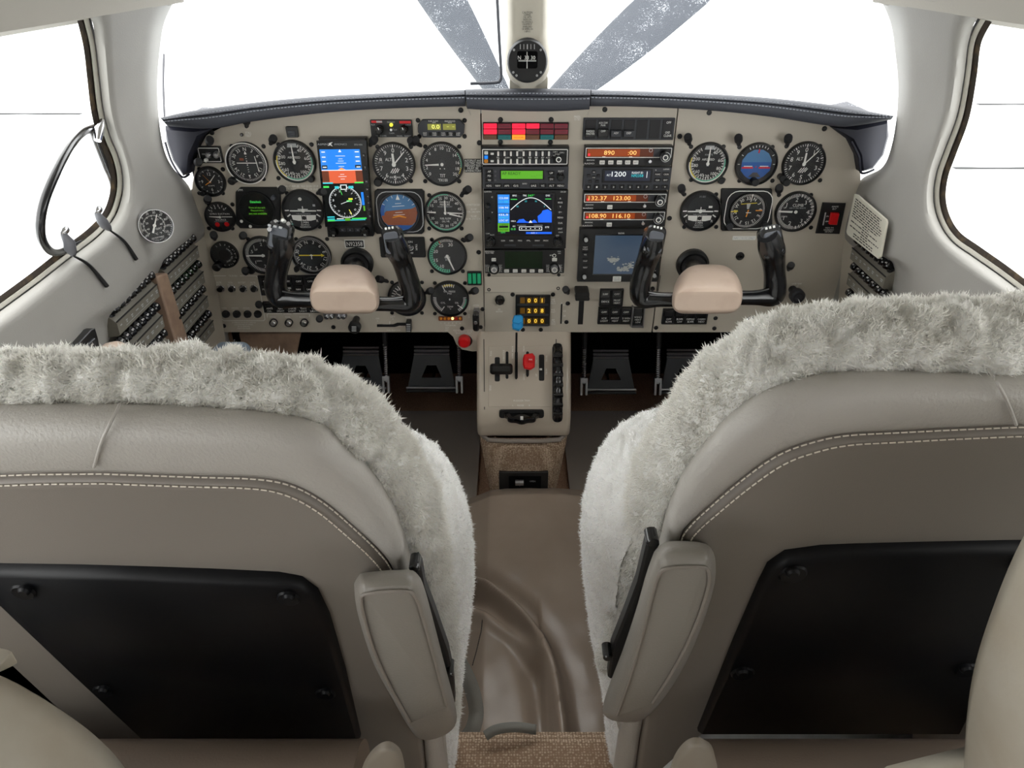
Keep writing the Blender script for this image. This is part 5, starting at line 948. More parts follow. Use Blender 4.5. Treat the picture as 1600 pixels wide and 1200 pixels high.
# trim wheels
u = Unit(PED, 'pitch_trim_wheel', 'ribbed black pitch trim wheel on the right of the pedestal', 'trim wheel', 871, 598, 'trim wheels'); mb = MB(); mb.prism(rrect(*u.rc(863, 537, 879, 660), .010, 5), 0, .0012, 'dark', .0003); u.part(mb, 'slot')
mb = MB(); Rw_ = .13; xx = 0
a_, b_ = u.xz(871, 540)[1], u.xz(871, 656)[1]; cz_ = (a_+b_)/2; hh = (a_-b_)/2; dep = math.sqrt(Rw_**2-hh**2)
for k in range(-9, 10):
    pass
ring = []
amax = math.asin(hh/Rw_)
for k in range(33):
    t = -amax+2*amax*k/32; ring.append((0, dep-Rw_*math.cos(t), cz_+Rw_*math.sin(t)))
mb.tube(ring, [.0085+.0016*math.cos(k*math.pi/2) for k in range(33)], 'blackgloss', 12, flat=.8); u.part(mb, 'rim')
for k in range(3, 31, 4): mb = MB(); p = ring[k]; mb.tube([(-.010, p[1]-.006, p[2]), (.010, p[1]-.006, p[2])], .0045, 'blackgloss', 8); u.part(mb, 'grip_bump')
FR2 = Frame((X0, 1.2365, CZ-.88), (1, 0, 0), (0, 0, 1))
u = Unit(FR2, 'rudder_trim_wheel', 'scalloped black rudder trim wheel at the front of the pedestal', 'trim wheel', 815, 652, 'trim wheels'); mb = MB(); mb.prism(rrect(*u.rc(780, 641.5, 850, 653), .006, 5), -.005, .0012, 'dark', .0003); u.part(mb, 'slot')
mb = MB(); pts = []
for k in range(49):
    a = math.pi*2*k/48; r = .036+.0025*math.cos(8*a); pts.append((r*math.cos(a), r*math.sin(a)))
z0 = u.xz(815, 648)[1]
def ringz(z, s_=1): return [(x*s_, -.004-.0+y*s_*.75*1.0+.004, z) for x, y in pts]
mb.grid([ringz(z0-.006), ringz(z0-.004, 1.04), ringz(z0+.003, 1.04), ringz(z0+.006), ringz(z0+.007, .8), ringz(z0+.005, .7), ringz(z0+.006, .1)], 'blackgloss'); u.part(mb, 'wheel'); mb = MB(); mb.box(-.003, .003, -.028, -.020, z0+.006, z0+.010, 'white'); u.part(mb, 'mark')
# carpeted foot of the pedestal
cp_ = thing('pedestal_foot', 'tan woven carpet covering the lower pedestal', 'carpet cover', (X0, 1.3, 0)); mb = MB(); rows = []
for z, hw_, yf in ((CZ-.928, .100, 1.246), (CZ-.95, .097, 1.238), (CZ-1.02, .088, 1.236), (CZ-1.09, .078, 1.236), (0, .074, 1.236)):
    rows.append([(x, y-1.3, z) for x, y in ((-hw_, 1.5), (-hw_, yf+.02), (-hw_+.018, yf+.004), (-hw_*.4, yf), (hw_*.4, yf), (hw_-.018, yf+.004), (hw_, yf+.02), (hw_, 1.5))])
mb.grid(rows, 'carpet'); mb.build('carpet', cp_, smooth=50)
mb = MB(); mb.tube([Vector((x, y-1.3, CZ-.93)) for x, y in ((-.1, 1.27), (-.08, 1.243), (-.04, 1.238), (.04, 1.238), (.08, 1.243), (.1, 1.27))], .005, 'mat', 8); mb.build('edge_binding', cp_)
FR3 = Frame((X0, 1.234, CZ-1.06), (1, 0, 0), (0, 0, 1))
u = Unit(FR3, 'fuel_pump_switch_box', 'black recessed box with a silver roller at the pedestal base', 'switch', 818, 760); mb = MB(); a = u.rc(780, 737, 856, 785); mb.prism(rrect(*a, .002), -.004, .003, 'black', .001); u.part(mb, 'plate'); mb = MB(); mb.quad(*u.rc(795, 744, 845, 780, .0034), .0034, 'void'); u.part(mb, 'recess')
mb = MB(); zz = u.xz(812, 754, .012)[1]; xx = u.xz(812, 754, .012)[0]
for q in (-.007, .003): mb.tube([(xx+q-.003, -.012, zz), (xx+q+.006, -.012, zz)], .007, 'steel', 14)
u.part(mb, 'roller'); mb = MB(); mb.tube([(xx, -.005, zz), (xx, -.006, zz-.014)], .002, 'steel', 8); u.part(mb, 'stalk'); mb = MB(); u.text(mb, 'OPEN', 832, 752, 3, .004, 'printdim', 9); u.text(mb, 'CLOSED', 832, 769, 3, .004, 'printdim', 12); u.flat(mb, [(808,780),(817,774),(826,780)], .0045, 'chrome'); u.part(mb, 'lettering')
# ------------------------------------------------------------------ rudder pedals
def pedal(label, x0, x1, yt, yb, strut):
    Y = 1.50; c = onY((x0+x1)/2, yb, Y); root = thing('rudder_pedal', label, 'rudder pedal', c, 'rudder pedals')
    fr = Frame(c, (1, 0, 0), (0, .42, 1)); u = Unit.__new__(Unit); u.fr = fr; u.p = c; u.o = bpy.data.objects.new('x', None)
    M = Matrix((fr.ex, -fr.n, fr.ez)).transposed().to_4x4(); bpy.data.objects.remove(u.o); u.sc = (fr.at(x0+1, yb)-fr.at(x0-1, yb)).length/2
    def put(mb, nm, m=None):
        o = mb.build(nm, root); o.matrix_local = M.to_3x3().to_4x4(); return o
    xc = (x0+x1)/2; w_ = x1-x0; ti = .16*w_
    A, B, C_, D = u.xz(x0+ti, yt), u.xz(x1-ti, yt), u.xz(x1, yb), u.xz(x0, yb)
    a, b, c2, d = u.xz(xc-.10*w_, yt+.40*(yb-yt)), u.xz(xc+.10*w_, yt+.40*(yb-yt)), u.xz(xc+.21*w_, yt+.70*(yb-yt)), u.xz(xc-.21*w_, yt+.70*(yb-yt))
    mb = MB(); O = [A, B, C_, D]; I = [a, b, c2, d]
    for dd, fl in ((.004, 0), (-.004, 1)):
        vs = [(x, -dd, z) for x, z in O+I]; mb.add(vs, [(i, 4+i, 4+(i+1) % 4, (i+1) % 4) if not fl else (i, (i+1) % 4, 4+(i+1) % 4, 4+i) for i in range(4)], 'navyblack')
    for ring in (O, I):
        vs = [(x, -.004, z) for x, z in ring]+[(x, .004, z) for x, z in ring]; mb.add(vs, [(i, (i+1) % 4, 4+(i+1) % 4, 4+i) for i in range(4)], 'navyblack')
    put(mb, 'plate')
    for k in range(3):
        y = yt-3+k*5.5; p = u.xz(x0+ti-2, y, .01); q = u.xz(x1-ti+2, y, .01); mb = MB(); mb.tube([(p[0], -.010, p[1]), (q[0], -.010, q[1])], .0028, 'steel', 8); put(mb, 'tread_bar')
    for k in range(2):
        y = yb-3+k*5; p = u.xz(x0-2, y, .008); q = u.xz(x1+2, y, .008); mb = MB(); mb.tube([(p[0], -.008, p[1]), (q[0], -.008, q[1])], .0035, 'steel' if k == 0 else 'black', 8); put(mb, 'pivot_tube')
    s = u.xz(strut, yb, .01); t = u.xz(strut, yt-55, .01); L = t[1]-s[1]
    mb = MB(); mb.tube([(s[0], -.01, s[1]+.02), (s[0], -.01, s[1]+L*.62)], .004, 'steel', 8)
    hel = [(s[0]+.0062*math.cos(k*.9), -.01+.0062*math.sin(k*.9), s[1]+.03+k*L*.45/110) for k in range(110)]; mb.tube(hel, .0011, 'chrome', 5); put(mb, 'brake_spring')
    mb = MB(); mb.tube([(s[0], -.01, s[1]+L*.58), (s[0], -.01, s[1]+L*1.2)], [.006, .009] if L > 0 else .008, 'blacksoft', 12); put(mb, 'brake_cylinder')
    mb = MB(); mb.box(s[0]-.009, s[0]-.004, -.018, -.002, s[1]-.008, s[1]+.03, 'steel'); mb.box(s[0]+.004, s[0]+.009, -.018, -.002, s[1]-.008, s[1]+.03, 'steel'); mb.box(s[0]-.009, s[0]+.009, -.018, -.002, s[1]+.024, s[1]+.036, 'steel'); put(mb, 'clevis')
    mb = MB(); mb.tube([(0, .006, .004), (0, .12, .0), (0, 1.842-c.y, .01)], .007, 'void', 8); o = mb.build('pedal_arm', root)
mat('navyblack', (26, 30, 36), .4)
pedal('pilot rudder pedal farthest left, partly behind the wool', 526, 602, 546, 609, 604)
pedal('pilot rudder pedal nearest the pedestal', 637, 712, 545, 609, 718)
pedal('copilot rudder pedal nearest the pedestal', 917, 992, 551, 612, 912)
pedal('copilot rudder pedal farthest right, partly behind the wool', 1032, 1108, 550, 612, 1027)
# ------------------------------------------------------------------ footwell side, cap, mats
mb = MB(); u = Unit(Frame((0, 1.36, 0)), 'kick_panel', 'beige kick panel below the left end of the instrument panel', 'panel', 420, 540); u.poly(mb, [(352,521),(470,521),(462,560),(440,600),(330,600)], 0, .006, 'tanstrip', .002); u.part(mb, 'plate')
p = onX(356, 575, X0-.55); root = thing('blue_grey_cap', 'blue grey plastic cap beside the left breaker rows', 'cap', p); mb = MB(); mb.M = Matrix.Rotation(math.radians(-8), 4, 'X'); mb.prism(rrect(-.028, .036, -.012, .040, .014, 6), -.03, .03, 'bluecap', .006); mb.build('body', root); mb = MB(); mb.lathe([(.004, .0305), (.003, .031)], .006, .012, 'ink', 10); mb.build('hole', root)
for x0, x1, lb in ((-.40, -.085, 'dark grey floor mat before the pilot pedals'), (.14, .46, 'dark grey floor mat before the copilot pedals')):
    mb = MB(); mb.prism([(x0, 0), (x1, 0), (x1, .01), (x0, .01)], -1.62, -1.0, 'mat'); tag(mb.build('floor_mat', loc=(0, 0, 0)), lb, 'mat', 'floor mats')
# ------------------------------------------------------------------ circuit breakers on both side walls
def breakers(label, side, base, rows, holes=9):
    Xb = X0+side*.645; Xl = X0+side*.612
    c = onX(*base[0], Xb); root = thing('circuit_breaker_panel', label, 'breaker panel', c, 'circuit breaker panels')
    mb = MB(); P = [onX(*b, Xb)-c for b in base]; mb.add(P+[p+Vector((side*.006, 0, 0)) for p in P], [tuple(range(len(P)))]+[(i, (i+1) % len(P), len(P)+(i+1) % len(P), len(P)+i) for i in range(len(P))], 'panel'); recalc(mb.build('base_plate', root))
    br = None
    for (a, b, n) in rows:
        A = onX(*a, Xl)-c; B = onX(*b, Xl)-c; B.z = A.z = (A.z+B.z)/2
        sec = [(Xb-c.x, .032), (Xl-c.x+side*.004, .004), (Xl-c.x, 0), (Xl-c.x+side*.001, -.020), (Xl-c.x+side*.006, -.022), (Xb-c.x, -.026)]
        mb = MB(); mb.grid([[(x, p.y, p.z+z) for x, z in sec] for p in (A, B)], 'rail'); m = len(sec); mb.f += [tuple(range(m)), tuple(range(2*m-1, m-1, -1))]; mb.m += [0, 0]; rail = recalc(mb.build('row_rail', root, smooth=30))
        mb = MB(); mb.tube([A+Vector((-side*.0004, 0, .0015)), B+Vector((-side*.0004, 0, .0015))], .0012, 'ink', 4); mb.build('edge_strip', rail)
        M = Matrix.Rotation(side*math.radians(40), 4, 'Y')     # breakers lean out of the sloping face
        mid = Vector((sec[0][0], 0, .032))*.28+Vector((sec[1][0], 0, .004))*.72
        nrm = Vector((-side*.75, 0, .66))
        txt = MB()
        for k in range(n):
            t = (k+.5)/n; y = A.y+(B.y-A.y)*t
            if br is None:
                e1 = Vector((0, 1, 0)); R3 = Matrix((e1.cross(nrm).normalized(), e1, nrm)).transposed().to_4x4() @ Matrix.Rotation(-math.pi/2, 4, 'X')
                mb = MB(); mb.M = R3; mb.lathe([(.0082, 0), (.0082, .003), (.006, .004), (.006, .009), (.0082, .010), (.0082, .016), (.006, .018)], 0, 0, 'blackgloss', 12); mb.text(str((5, 10, 15)[k % 3]), 0, 0, .0055, .0184, 'print'); br = mb.mesh('breaker')
            link('breaker', br, root, (mid.x, y, A.z+mid.z))
        X_ = sec[2][0]-side*.0006
        def lab(y, z, hw, h): txt.add([(X_, y-hw, A.z+z-h), (X_, y+hw, A.z+z-h), (X_, y+hw, A.z+z+h), (X_, y-hw, A.z+z+h)], [(0, 1, 2, 3)], 'printdim')
        for k in range(n):
            y = A.y+(B.y-A.y)*(k+.5)/n; hw = random.uniform(.0025, .005)
            lab(y, -.007, hw, .0009)
            if k % 3: lab(y, -.010, hw*.7, .0009)
        if random.random() < .8: lab((A.y+B.y)/2, -.014, abs(B.y-A.y)*.35, .0004)
        txt.build('row_lettering', rail)
breakers('forward bank of black push breakers on the left wall', -1, [(255,420),(322,340),(352,530),(352,640),(300,640)], [((262,428),(309,387),8), ((271,472),(318,427),7), ((279,514),(324,464),7), ((288,557),(333,502),7)])
breakers('rear bank of black push breakers on the left wall', -1, [(165,520),(240,420),(262,440),(310,640),(170,640)], [((182,504),(246,446),8), ((192,556),(254,495),8), ((205,597),(266,536),7)])
breakers('bank of black push breakers on the right wall under the placard', 1, [(1320,350),(1400,420),(1400,600),(1330,600),(1310,470)], [((1331,390),(1384,432),8), ((1325,431),(1380,477),7), ((1317,472),(1372,520),7)])
p0, p1 = onX(252, 428, X0-.61), onX(303, 590, X0-.61); root = thing('cover_strip', 'brown leather strip between the two left breaker banks', 'strip', p1); mb = MB()
q = [onX(*p, X0-.608)-p1 for p in ((245,432),(262,426),(304,560),(306,600),(285,600),(283,560))]; mb.add(q+[v+Vector((-.03, 0, 0)) for v in q], [tuple(range(6))]+[(i, (i+1) % 6, 6+(i+1) % 6, 6+i) for i in range(6)], 'tanstrip'); o = recalc(mb.build('strip', root)); mod(o, 'BEVEL', width=.003, segments=2)
for (a, b, r, X, lb, nm) in (((189,548),(120,606), 24, X0-.575, 'tan padded armrest end on the left wall', 'l'), ((1379,482),(1450,535), 22, X0+.585, 'tan padded armrest end on the right wall', 'r')):
    A = onX(*a, X); B = onX(*b, X); root = thing('side_armrest', lb, 'armrest', A, 'wall armrests'); d = B-A; R = r*A.y/F_PX*1.1; mb = MB(); mb.tube([A-A, d*.03, d*.15, d*.5, d], [R*.5, R*.8, R, R*1.05, R*1.05], 'yokebeige', 16); mb.build('pad', root, smooth=60)
# black push panel on the left wall
fr = Frame(onWall(140, 545, -1, -.004), (0, 1, 0), (0, 0, 1)); u = Unit(fr, 'push_latch', 'black push latch plate on the left wall above the seat wool', 'latch', 135, 545); mb = MB(); u.poly(mb, [(95,565),(105,556),(143,515),(149,513),(154,530),(160,575),(150,600),(85,600)], -.01, .004, 'black', .001); u.part(mb, 'plate'); mb = MB(); u.poly(mb, [(118,556),(149,528),(154,560),(150,585),(116,585)], .004, .007, 'navyblack', .001); u.part(mb, 'flap'); mb = MB(); u.text(mb, 'PUSH', 143, 542, 4, .0075, 'print', 8, .4); u.text(mb, '2', 144, 550, 6, .0075, 'print', 5, .3); u.part(mb, 'lettering')
# placard on the right pillar
A, B, C_, D = [onWall(*p, 1, -.012) for p in ((1335,303),(1385,346),(1373,404),(1322,364))]
n_ = (B-A).cross(D-A).normalized(); n_ = n_ if n_.dot(CAM-A) > 0 else -n_
ex_ = (B-A).normalized(); fr = Frame((A+B+C_+D)/4, ex_, n_.cross(ex_)); 
u = Unit(fr, 'text_placard', 'cream placard of small printed lines on the right pillar', 'placard', 1354, 354); mb = MB(); u.poly(mb, [(1335,303),(1339,304),(1384,343),(1385,348),(1375,401),(1371,404),(1324,367),(1322,362)], -.002, .0015, 'placard', .0006); u.part(mb, 'card'); mb = MB(); r_ = random.Random(5)
for k in range(15):
    g = .08+.86*k/14; a0 = .06 if k not in (8, 10, 12) else .4; a1 = .94-r_.random()*.12 if k not in (8, 10, 12) else .6; x = a0
    if k > 12: a0, a1, x = .2, .8, .2
    while x < a1:
        w_ = min(r_.uniform(.03, .10), a1-x); L = lambda f, g: (1335+(1385-1335)*f+(1322-1335)*g, 303+(346-303)*f+(364-303)*g-2*f*g)
        u.flat(mb, [L(x, g-.014), L(x+w_, g-.014), L(x+w_, g+.014), L(x, g+.014)], .0019, 'ink'); x += w_+.018
u.part(mb, 'printed_lines')
# ------------------------------------------------------------------ windshield post and compass
root_y = 1.33
CF = Frame((0, 1.30, 0)); u = Unit(CF, 'compass_post', 'cream windshield post with a round black compass', 'compass', 824, 95)
mb = MB(); rows = []
for y, hw in ((-90, 33), (-40, 33), (0, 32.5), (35, 32), (52, 32.5), (70, 34), (90, 35), (108, 34), (120, 29), (128, 22), (133, 12)):
    r = []
    for k in range(13):
        a = math.pi*k/12; x, z = u.xz(824-hw*math.cos(a), y); r.append((x, -.028*min(1, math.sin(a)*1.4)-(.012 if 60 < y < 125 else 0), z))
    rows.append(r)
mb.grid(rows, 'cream'); u.part(mb, 'post_cover', smooth=60)
mb = MB(); u.rect(mb, 796, 118, 856, 148, -.02, .005, 'cream', .004); u.part(mb, 'post_foot')
mb = MB(); X_, Z_ = u.xz(824, 95, .045); mb.lathe([(.0335, .03), (.0335, .048), (.031, .052), (.029, .052)], X_, Z_, 'black', 40); u.part(mb, 'compass_bezel')
mb = MB(); u.rect(mb, 808, 80, 840, 107, .05, .0528, 'void', .003); u.part(mb, 'compass_window')
mb = MB(); u.text(mb, 'N', 811.5, 90, 5, .0536, 'print'); u.text(mb, '33', 823, 90, 5, .0536, 'print'); u.text(mb, '30', 833, 90, 5, .0536, 'print'); u.line(mb, [(810, 95.5), (838, 95.5)], .8, .0535, 'printdim'); u.line(mb, [(823.5, 81), (823.5, 107)], .8, .0538, 'print')
for k in range(14): u.line(mb, [(811+k*2, 93.5), (811+k*2, 95.5)], .6, .0536, 'print')
for k in (-2, -1, 0, 1, 2): u.line(mb, [(824+k*5.5, 69), (824+k*5.5, 77)], 1.6 if k == 0 else 1, .0526, 'printdim')
for x, y in ((803, 78), (845, 78), (802, 113), (845, 113), (807, 118), (839, 118)): u.ring(mb, x, y, .6, 1.7, .0526, 'printdim', 10)
u.part(mb, 'compass_card')
mb = MB(); 
for k, t in enumerate(('CAUTION', 'COMPASS', 'CAL. WITH', 'RADIO ON', 'NO AVIONICS', 'EQUIPMENT', 'SHIELDED', 'OR WIPERS ON', '1-89-11')): u.text(mb, t, 824, 19.5+k*3.7, 2.6 if k else 3, .0295, 'ink', (15, 10, 12, 12, 16, 14, 14, 16, 8)[k])
u.part(mb, 'lettering')
mb = MB(); pts = [onY(x, y, 1.55) for x, y in ((774,-60),(777,0),(780,60),(783,112),(782,124),(774,129),(735,130.5))]; c = pts[2]
o = thing('windshield_heater_frame', 'thin black edge frame of the heated plate left of the compass post', 'frame', c); mb.tube(catmull([p-c for p in pts], 40), .0032, 'charcoal', 8); mb.build('frame_bar', o)
# ------------------------------------------------------------------ opening storm window on the left
ring_px = [(146,200),(128,207),(108,230),(88,268),(70,312),(63,350),(67,378),(84,394),(112,385),(150,362),(172,340),(180,312),(178,285),(168,258),(157,230)]
offs = [.03, .0, -.03, -.05, -.05, -.04, -.02, .0, .015, .025, .03, .035, .035, .03, .03]
pts = [onWall(x, y, -1, .02+o_*.6) for (x, y), o_ in zip(ring_px, offs)]; c = pts[8]
root = thing('storm_window', 'black rimmed teardrop storm window hinged open in the left side window', 'window', c); cl = catmull([p-c for p in pts+pts[:1]], 90)
mb = MB(); mb.tube(cl, .0055, 'blackgloss', 10, cap=False); mb.build('rim', root, smooth=60)
inn = [p*.96+(sum((q for q in cl), Vector())/len(cl))*.04 for p in cl]; mb = MB(); mb.tube([p+Vector((-.004, 0, 0)) for p in inn], .0025, 'steel', 6, cap=False); mb.build('inner_rim', root, smooth=60)
mb = MB(); mb.add(cl[:-1], [tuple(range(len(cl)-1))], 'window_glass'); mb.build('pane', root)
for (px, py) in ((155, 203),): q = onWall(px, py, -1, .02)-c; mb = MB(); mb.tube([q+Vector((0, -.012, -.012)), q, q+Vector((.004, .010, .012))], [.005, .007, .003], 'chrome', 10); mb.build('latch', root, smooth=60)
for k, (a, b, e, f_) in enumerate((((103,378),(115,400),(140,415),(167,447)), ((155,345),(172,360),(195,378),(213,405)))):
    P = [onWall(*p, -1, .0)-c for p in (a, b)]; mb = MB(); mb.tube([P[0]+Vector((0, .0, .012)), P[0]+Vector((.004, 0, 0)), P[0].lerp(P[1], .6), P[1]], [.004, .008, .008, .003], 'grey', 12, flat=.6); mb.build('hinge_arm', root, smooth=60)
    q = P[0]+Vector((0, .004, .014)); mb = MB(); mb.lathe([(.002, -.007), (.005, -.005), (.006, 0), (.005, .005), (.002, .007)], q.x, q.z, 'chrome', 12); 
    for i, v in enumerate(mb.v): mb.v[i] = (v[0], v[1]+q.y, v[2])
    mb.build('hinge_knob', root, smooth=60)
    P = catmull([onWall(*p, -1, -.003)-c for p in (b, e, f_)], 16); mb = MB(); mb.tube(P, [.0012+.0022*i/15 for i in range(16)], 'sealblack', 6); mb.build('hinge_slot', root)
# ------------------------------------------------------------------ front seats
def woolly(rows, loop, name, parent, amp, ntuft, tl, seed, mname='wool', closed_ends=True, clump=90, tip='wooltip', hub=(0, 0, 0), use=1.0):
    """a displaced wool surface with tens of thousands of short curled tufts standing on it"""
    R, Cn = len(rows), len(rows[0]); V = np.array([[tuple(p) for p in r] for r in rows])
    du = np.roll(V, -1, 1)-np.roll(V, 1, 1) if loop else np.gradient(V, axis=1); dv = np.gradient(V, axis=0)
    N = np.cross(du, dv); N /= np.linalg.norm(N, axis=2, keepdims=True)+1e-9
    cen = V.mean(axis=1, keepdims=True)
    if loop and ((V-cen)*N).sum() < 0: N = -N
    if not loop and ((V-np.array(hub))*N)[:len(V)//2].sum() < 0: N = -N
    D = np.zeros((R, Cn))
    for i in range(R):
        for j in range(Cn):
            p = Vector(V[i, j])+Vector((seed, 0, 0)); D[i, j] = noise.noise(p*clump)*.65+noise.noise(p*clump*2.3)*.35+abs(noise.noise(p*clump*.45))*.8
    V2 = V+N*(D*amp)[:, :, None]
    mb = MB(); mb.grid([[tuple(q) for q in r] for r in V2], mname, loop)
    if closed_ends and loop: mb.f += [tuple(range(Cn)), tuple(range((R-1)*Cn, R*Cn))]; mb.m += [0, 0]
    o = mb.build(name, parent, smooth=180)
    # tufts
    g = np.random.default_rng(seed); nj = Cn if loop else Cn-1
    area = np.linalg.norm(np.cross(V2[1:, :nj]-V2[:-1, :nj], np.roll(V2, -1, 1)[:-1, :nj]-V2[:-1, :nj]), axis=2).ravel(); area[int(len(area)*use):] = 0; pr = area/area.sum()
    idx = g.choice(len(area), ntuft, p=pr); i, j = idx//nj, idx % nj; j2 = (j+1) % Cn
    a, b = g.random(ntuft)[:, None], g.random(ntuft)[:, None]
    B = (V2[i, j]*(1-a)+V2[i+1, j]*a)*(1-b)+(V2[i, j2]*(1-a)+V2[i+1, j2]*a)*b
    n = N[i, j]; dr = n+g.normal(0, .75, (ntuft, 3)); dr /= np.linalg.norm(dr, axis=1, keepdims=True)
    sd = np.cross(dr, g.normal(0, 1, (ntuft, 3))); sd /= np.linalg.norm(sd, axis=1, keepdims=True)+1e-9
    L = (tl*g.uniform(.5, 1.25, ntuft))[:, None]; W = (tl*.11*g.uniform(.6, 1.3, ntuft))[:, None]; curl = g.normal(0, .35, (ntuft, 3))*L
    p0 = B-n*tl*.15; m1 = B+dr*L*.55; t1 = B+dr*L+curl
    verts = np.stack([p0-sd*W, p0+sd*W, m1+sd*W*.8+curl*.3, m1-sd*W*.8+curl*.3, t1], axis=1).reshape(-1, 3)
    me = bpy.data.meshes.new('wool_pile'); k = ntuft; base = np.arange(k)*5
    loops = np.stack([base, base+1, base+2, base+3, base+3, base+2, base+4], axis=1).ravel()
    st = np.stack([np.arange(k)*7, np.arange(k)*7+4], axis=1).ravel(); tot = np.tile([4, 3], k)
    me.vertices.add(len(verts)); me.vertices.foreach_set('co', verts.ravel()); me.loops.add(len(loops)); me.loops.foreach_set('vertex_index', loops.astype(np.int32))
    me.polygons.add(2*k); me.polygons.foreach_set('loop_start', st.astype(np.int32)); me.update(calc_edges=True); me.validate(); me.materials.append(MATS[tip])
    q = link('wool_pile', me, o); q['kind'] = 'stuff'; return o
def mirror_half(h, taper=None):
    out = []
    for k, (x, z) in enumerate(h): out.append((x, z))
    left = [(-x*(taper(z) if taper else 1), z) for x, z in h[::-1] if abs(x) > 1e-6]
    return out, left
def seat(side, label, p0, cpx, outline, seam, black, bolts, centre_seam, roll, bolster, armrest, arm_panel, arm_side, knobpx, boltpx, flap):
    slope = Vector((0, -.134, .991)); fr = Frame(p0, (1, 0, 0), slope)
    u = Unit(fr, 'front_seat', label, 'seat', *cpx, 'front seats'); u.o.location = u.p
    xc = (Vector(p0)-u.p).dot(fr.ex)                     # seat centre in local x
    s = -side                                           # inner edge lies towards the middle of the cabin
    N = 40
    opx = [tuple(v)[:2] for v in catmull([(x, y, 0) for x, y in outline], N)]; spx = [tuple(v)[:2] for v in catmull([(x, y, 0) for x, y in seam], N)]
    def full(H, k=1.0):
        z0 = H[0][1]; return [(x, z) for x, z in H[::-1]]+[(2*xc-x+((x-xc)*.16*min(1, max(0, (z0-z)/.3))), z) for x, z in H[1:]]
    at = lambda L, d: full([u.xz(x, y, d) for x, y in L])
    O, S = at(opx, 0), at(spx, 0); n = len(O)
    def mix(A, B, t): return [(a[0]+(b[0]-a[0])*t, a[1]+(b[1]-a[1])*t) for a, b in zip(A, B)]
    def inset(A, dist): return mix(A, [(xc+(x-xc)*.9, z-.02 if False else z) for x, z in A], dist)
    mb = MB(); rows = []
    for t, d in ((.2, -.085), (.1, -.06), (.02, -.04), (.0, -.026), (.05, -.016), (.14, -.008), (.30, -.001), (.55, .004), (.8, .005), (.96, .004), (.985, .0005), (1.0, -.002)): rows.append([(x, -d, z) for x, z in mix(at(opx, d), at(spx, d), t)])
    mb.grid(rows, 'leather'); sh = u.part(mb, 'upper_leather', smooth=60)
    c_ = (sum(x for x, z in S)/n, sum(z for x, z in S)/n)
    def shr(A, k): return [(x+(c_[0]-x)*k, z+(c_[1]-z)*k) for x, z in A]
    mb = MB(); rows = []
    for k, d in ((-.003, -.002), (.006, .002), (.014, .005), (.03, .006), (.08, .005), (.2, .003), (.4, .0), (.7, -.001), (.95, -.001)): rows.append([(x, -d, z) for x, z in shr(S, k)])
    mb.grid(rows, 'leather_back_shaded'); mb.f.append(tuple(range(len(mb.v)-n, len(mb.v)))); mb.m.append(0); u.part(mb, 'back_panel', smooth=60)
    # stitching either side of the seam, and the short seam at the top centre
    mb = MB()
    for (A, d) in ((mix(O, S, .93), .0055), (shr(S, .028), .0068)):
        L = [Vector((x, -d, z)) for x, z in A]; L = L[int(n*.12):int(n*.88)]; P = arclen(L, int(sum((a-b).length for a, b in zip(L, L[1:]))/.0052))
        for a, b in zip(P, P[1:]): mb.tube([a.lerp(b, .12), a.lerp(b, .82)], .00062, 'stitch', 4)
    u.part(mb, 'stitching')
    mb = MB(); cs = catmull([Vector((*u.xz(*p, dd), dd)) for p, dd in centre_seam], 14); mb.tube([(p.x, -p.z, p.y) for p in cs], .0010, 'leather', 8); u.part(mb, 'centre_piping')
    mb = MB(); u.poly(mb, black, -.004, .010, 'pocket', .005); pk = u.part(mb, 'plastic_back', smooth=50)
    for b in bolts: mb = MB(); u.cyl(mb, *b, 18, .008, .012, 'pocket', 24); u.cyl(mb, *b, 9, .012, .017, 'pocket', 20, .6); u.part(mb, 'bolt', pk)
    # solid core of the backrest in front of the shell
    mb = MB(); rows = []
    for d, k in ((-.06, .15), (-.11, .3), (-.14, .6)): rows.append([(x, -d, z) for x, z in mix(at(opx, d), at(spx, d), k)])
    mb.grid(rows, 'leather'); mb.f.append(tuple(range(len(mb.v)-n, len(mb.v)))); mb.m.append(0); u.part(mb, 'backrest_core', smooth=60)
    cv = None
    # rolled wool edge
    def loc(px, py, d): x, z = u.xz(px, py, d); return Vector((x, -d, z))
    cp_ = [(loc(x, y, d), r*u.sc) for x, y, r, d in roll]; cp_ = [q for q in cp_ if (q[0].x-xc)*s > .02]
    flip = lambda p: Vector((2*xc-p.x+(p.x-xc)*.10, p.y, p.z))
    cp_ = [(flip(p), r) for p, r in cp_[::-1]]+cp_; NR = 200
    cr = catmull([p for p, r in cp_], NR); rr = [v.x for v in catmull([(r, 0, 0) for p, r in cp_], NR)]; rows = []
    for i, p in enumerate(cr):
        t = (cr[min(i+1, NR-1)]-cr[max(i-1, 0)]).normalized(); e = Vector((0, 1, 0)); e = (e-t*e.dot(t)).normalized(); b = t.cross(e)
        rows.append([p+b*rr[i]*math.cos(2*math.pi*j/36)+e*rr[i]*1.15*math.sin(2*math.pi*j/36) for j in range(36)])
    woolly(rows, True, 'wool_edge', u.o, .0085, 210000, .0040, 11+side, clump=80)
    # wool front with the side bolster
    bp_ = [loc(x, y, -.135) for x, y in bolster]; bp_ = [Vector((2*xc-p.x+(p.x-xc)*.10, p.y, p.z)) for p in bp_[::-1]]+bp_; bc = catmull(bp_, 130); ce = Vector((xc, 0, bp_[6].z)); rows = []
    for d, k in ((-.035, .10), (-.045, .05), (-.06, .015), (-.08, 0), (-.105, 0), (-.13, .02), (-.15, .06), (-.165, .14), (-.17, .3), (-.172, .95)):
        rows.append([Vector((p.x+(xc-p.x)*k, -d, p.z+(ce.z-p.z)*k*.5+(.05 if 0 else 0))) for p in bc])
    # densify between the rings
    fine = []
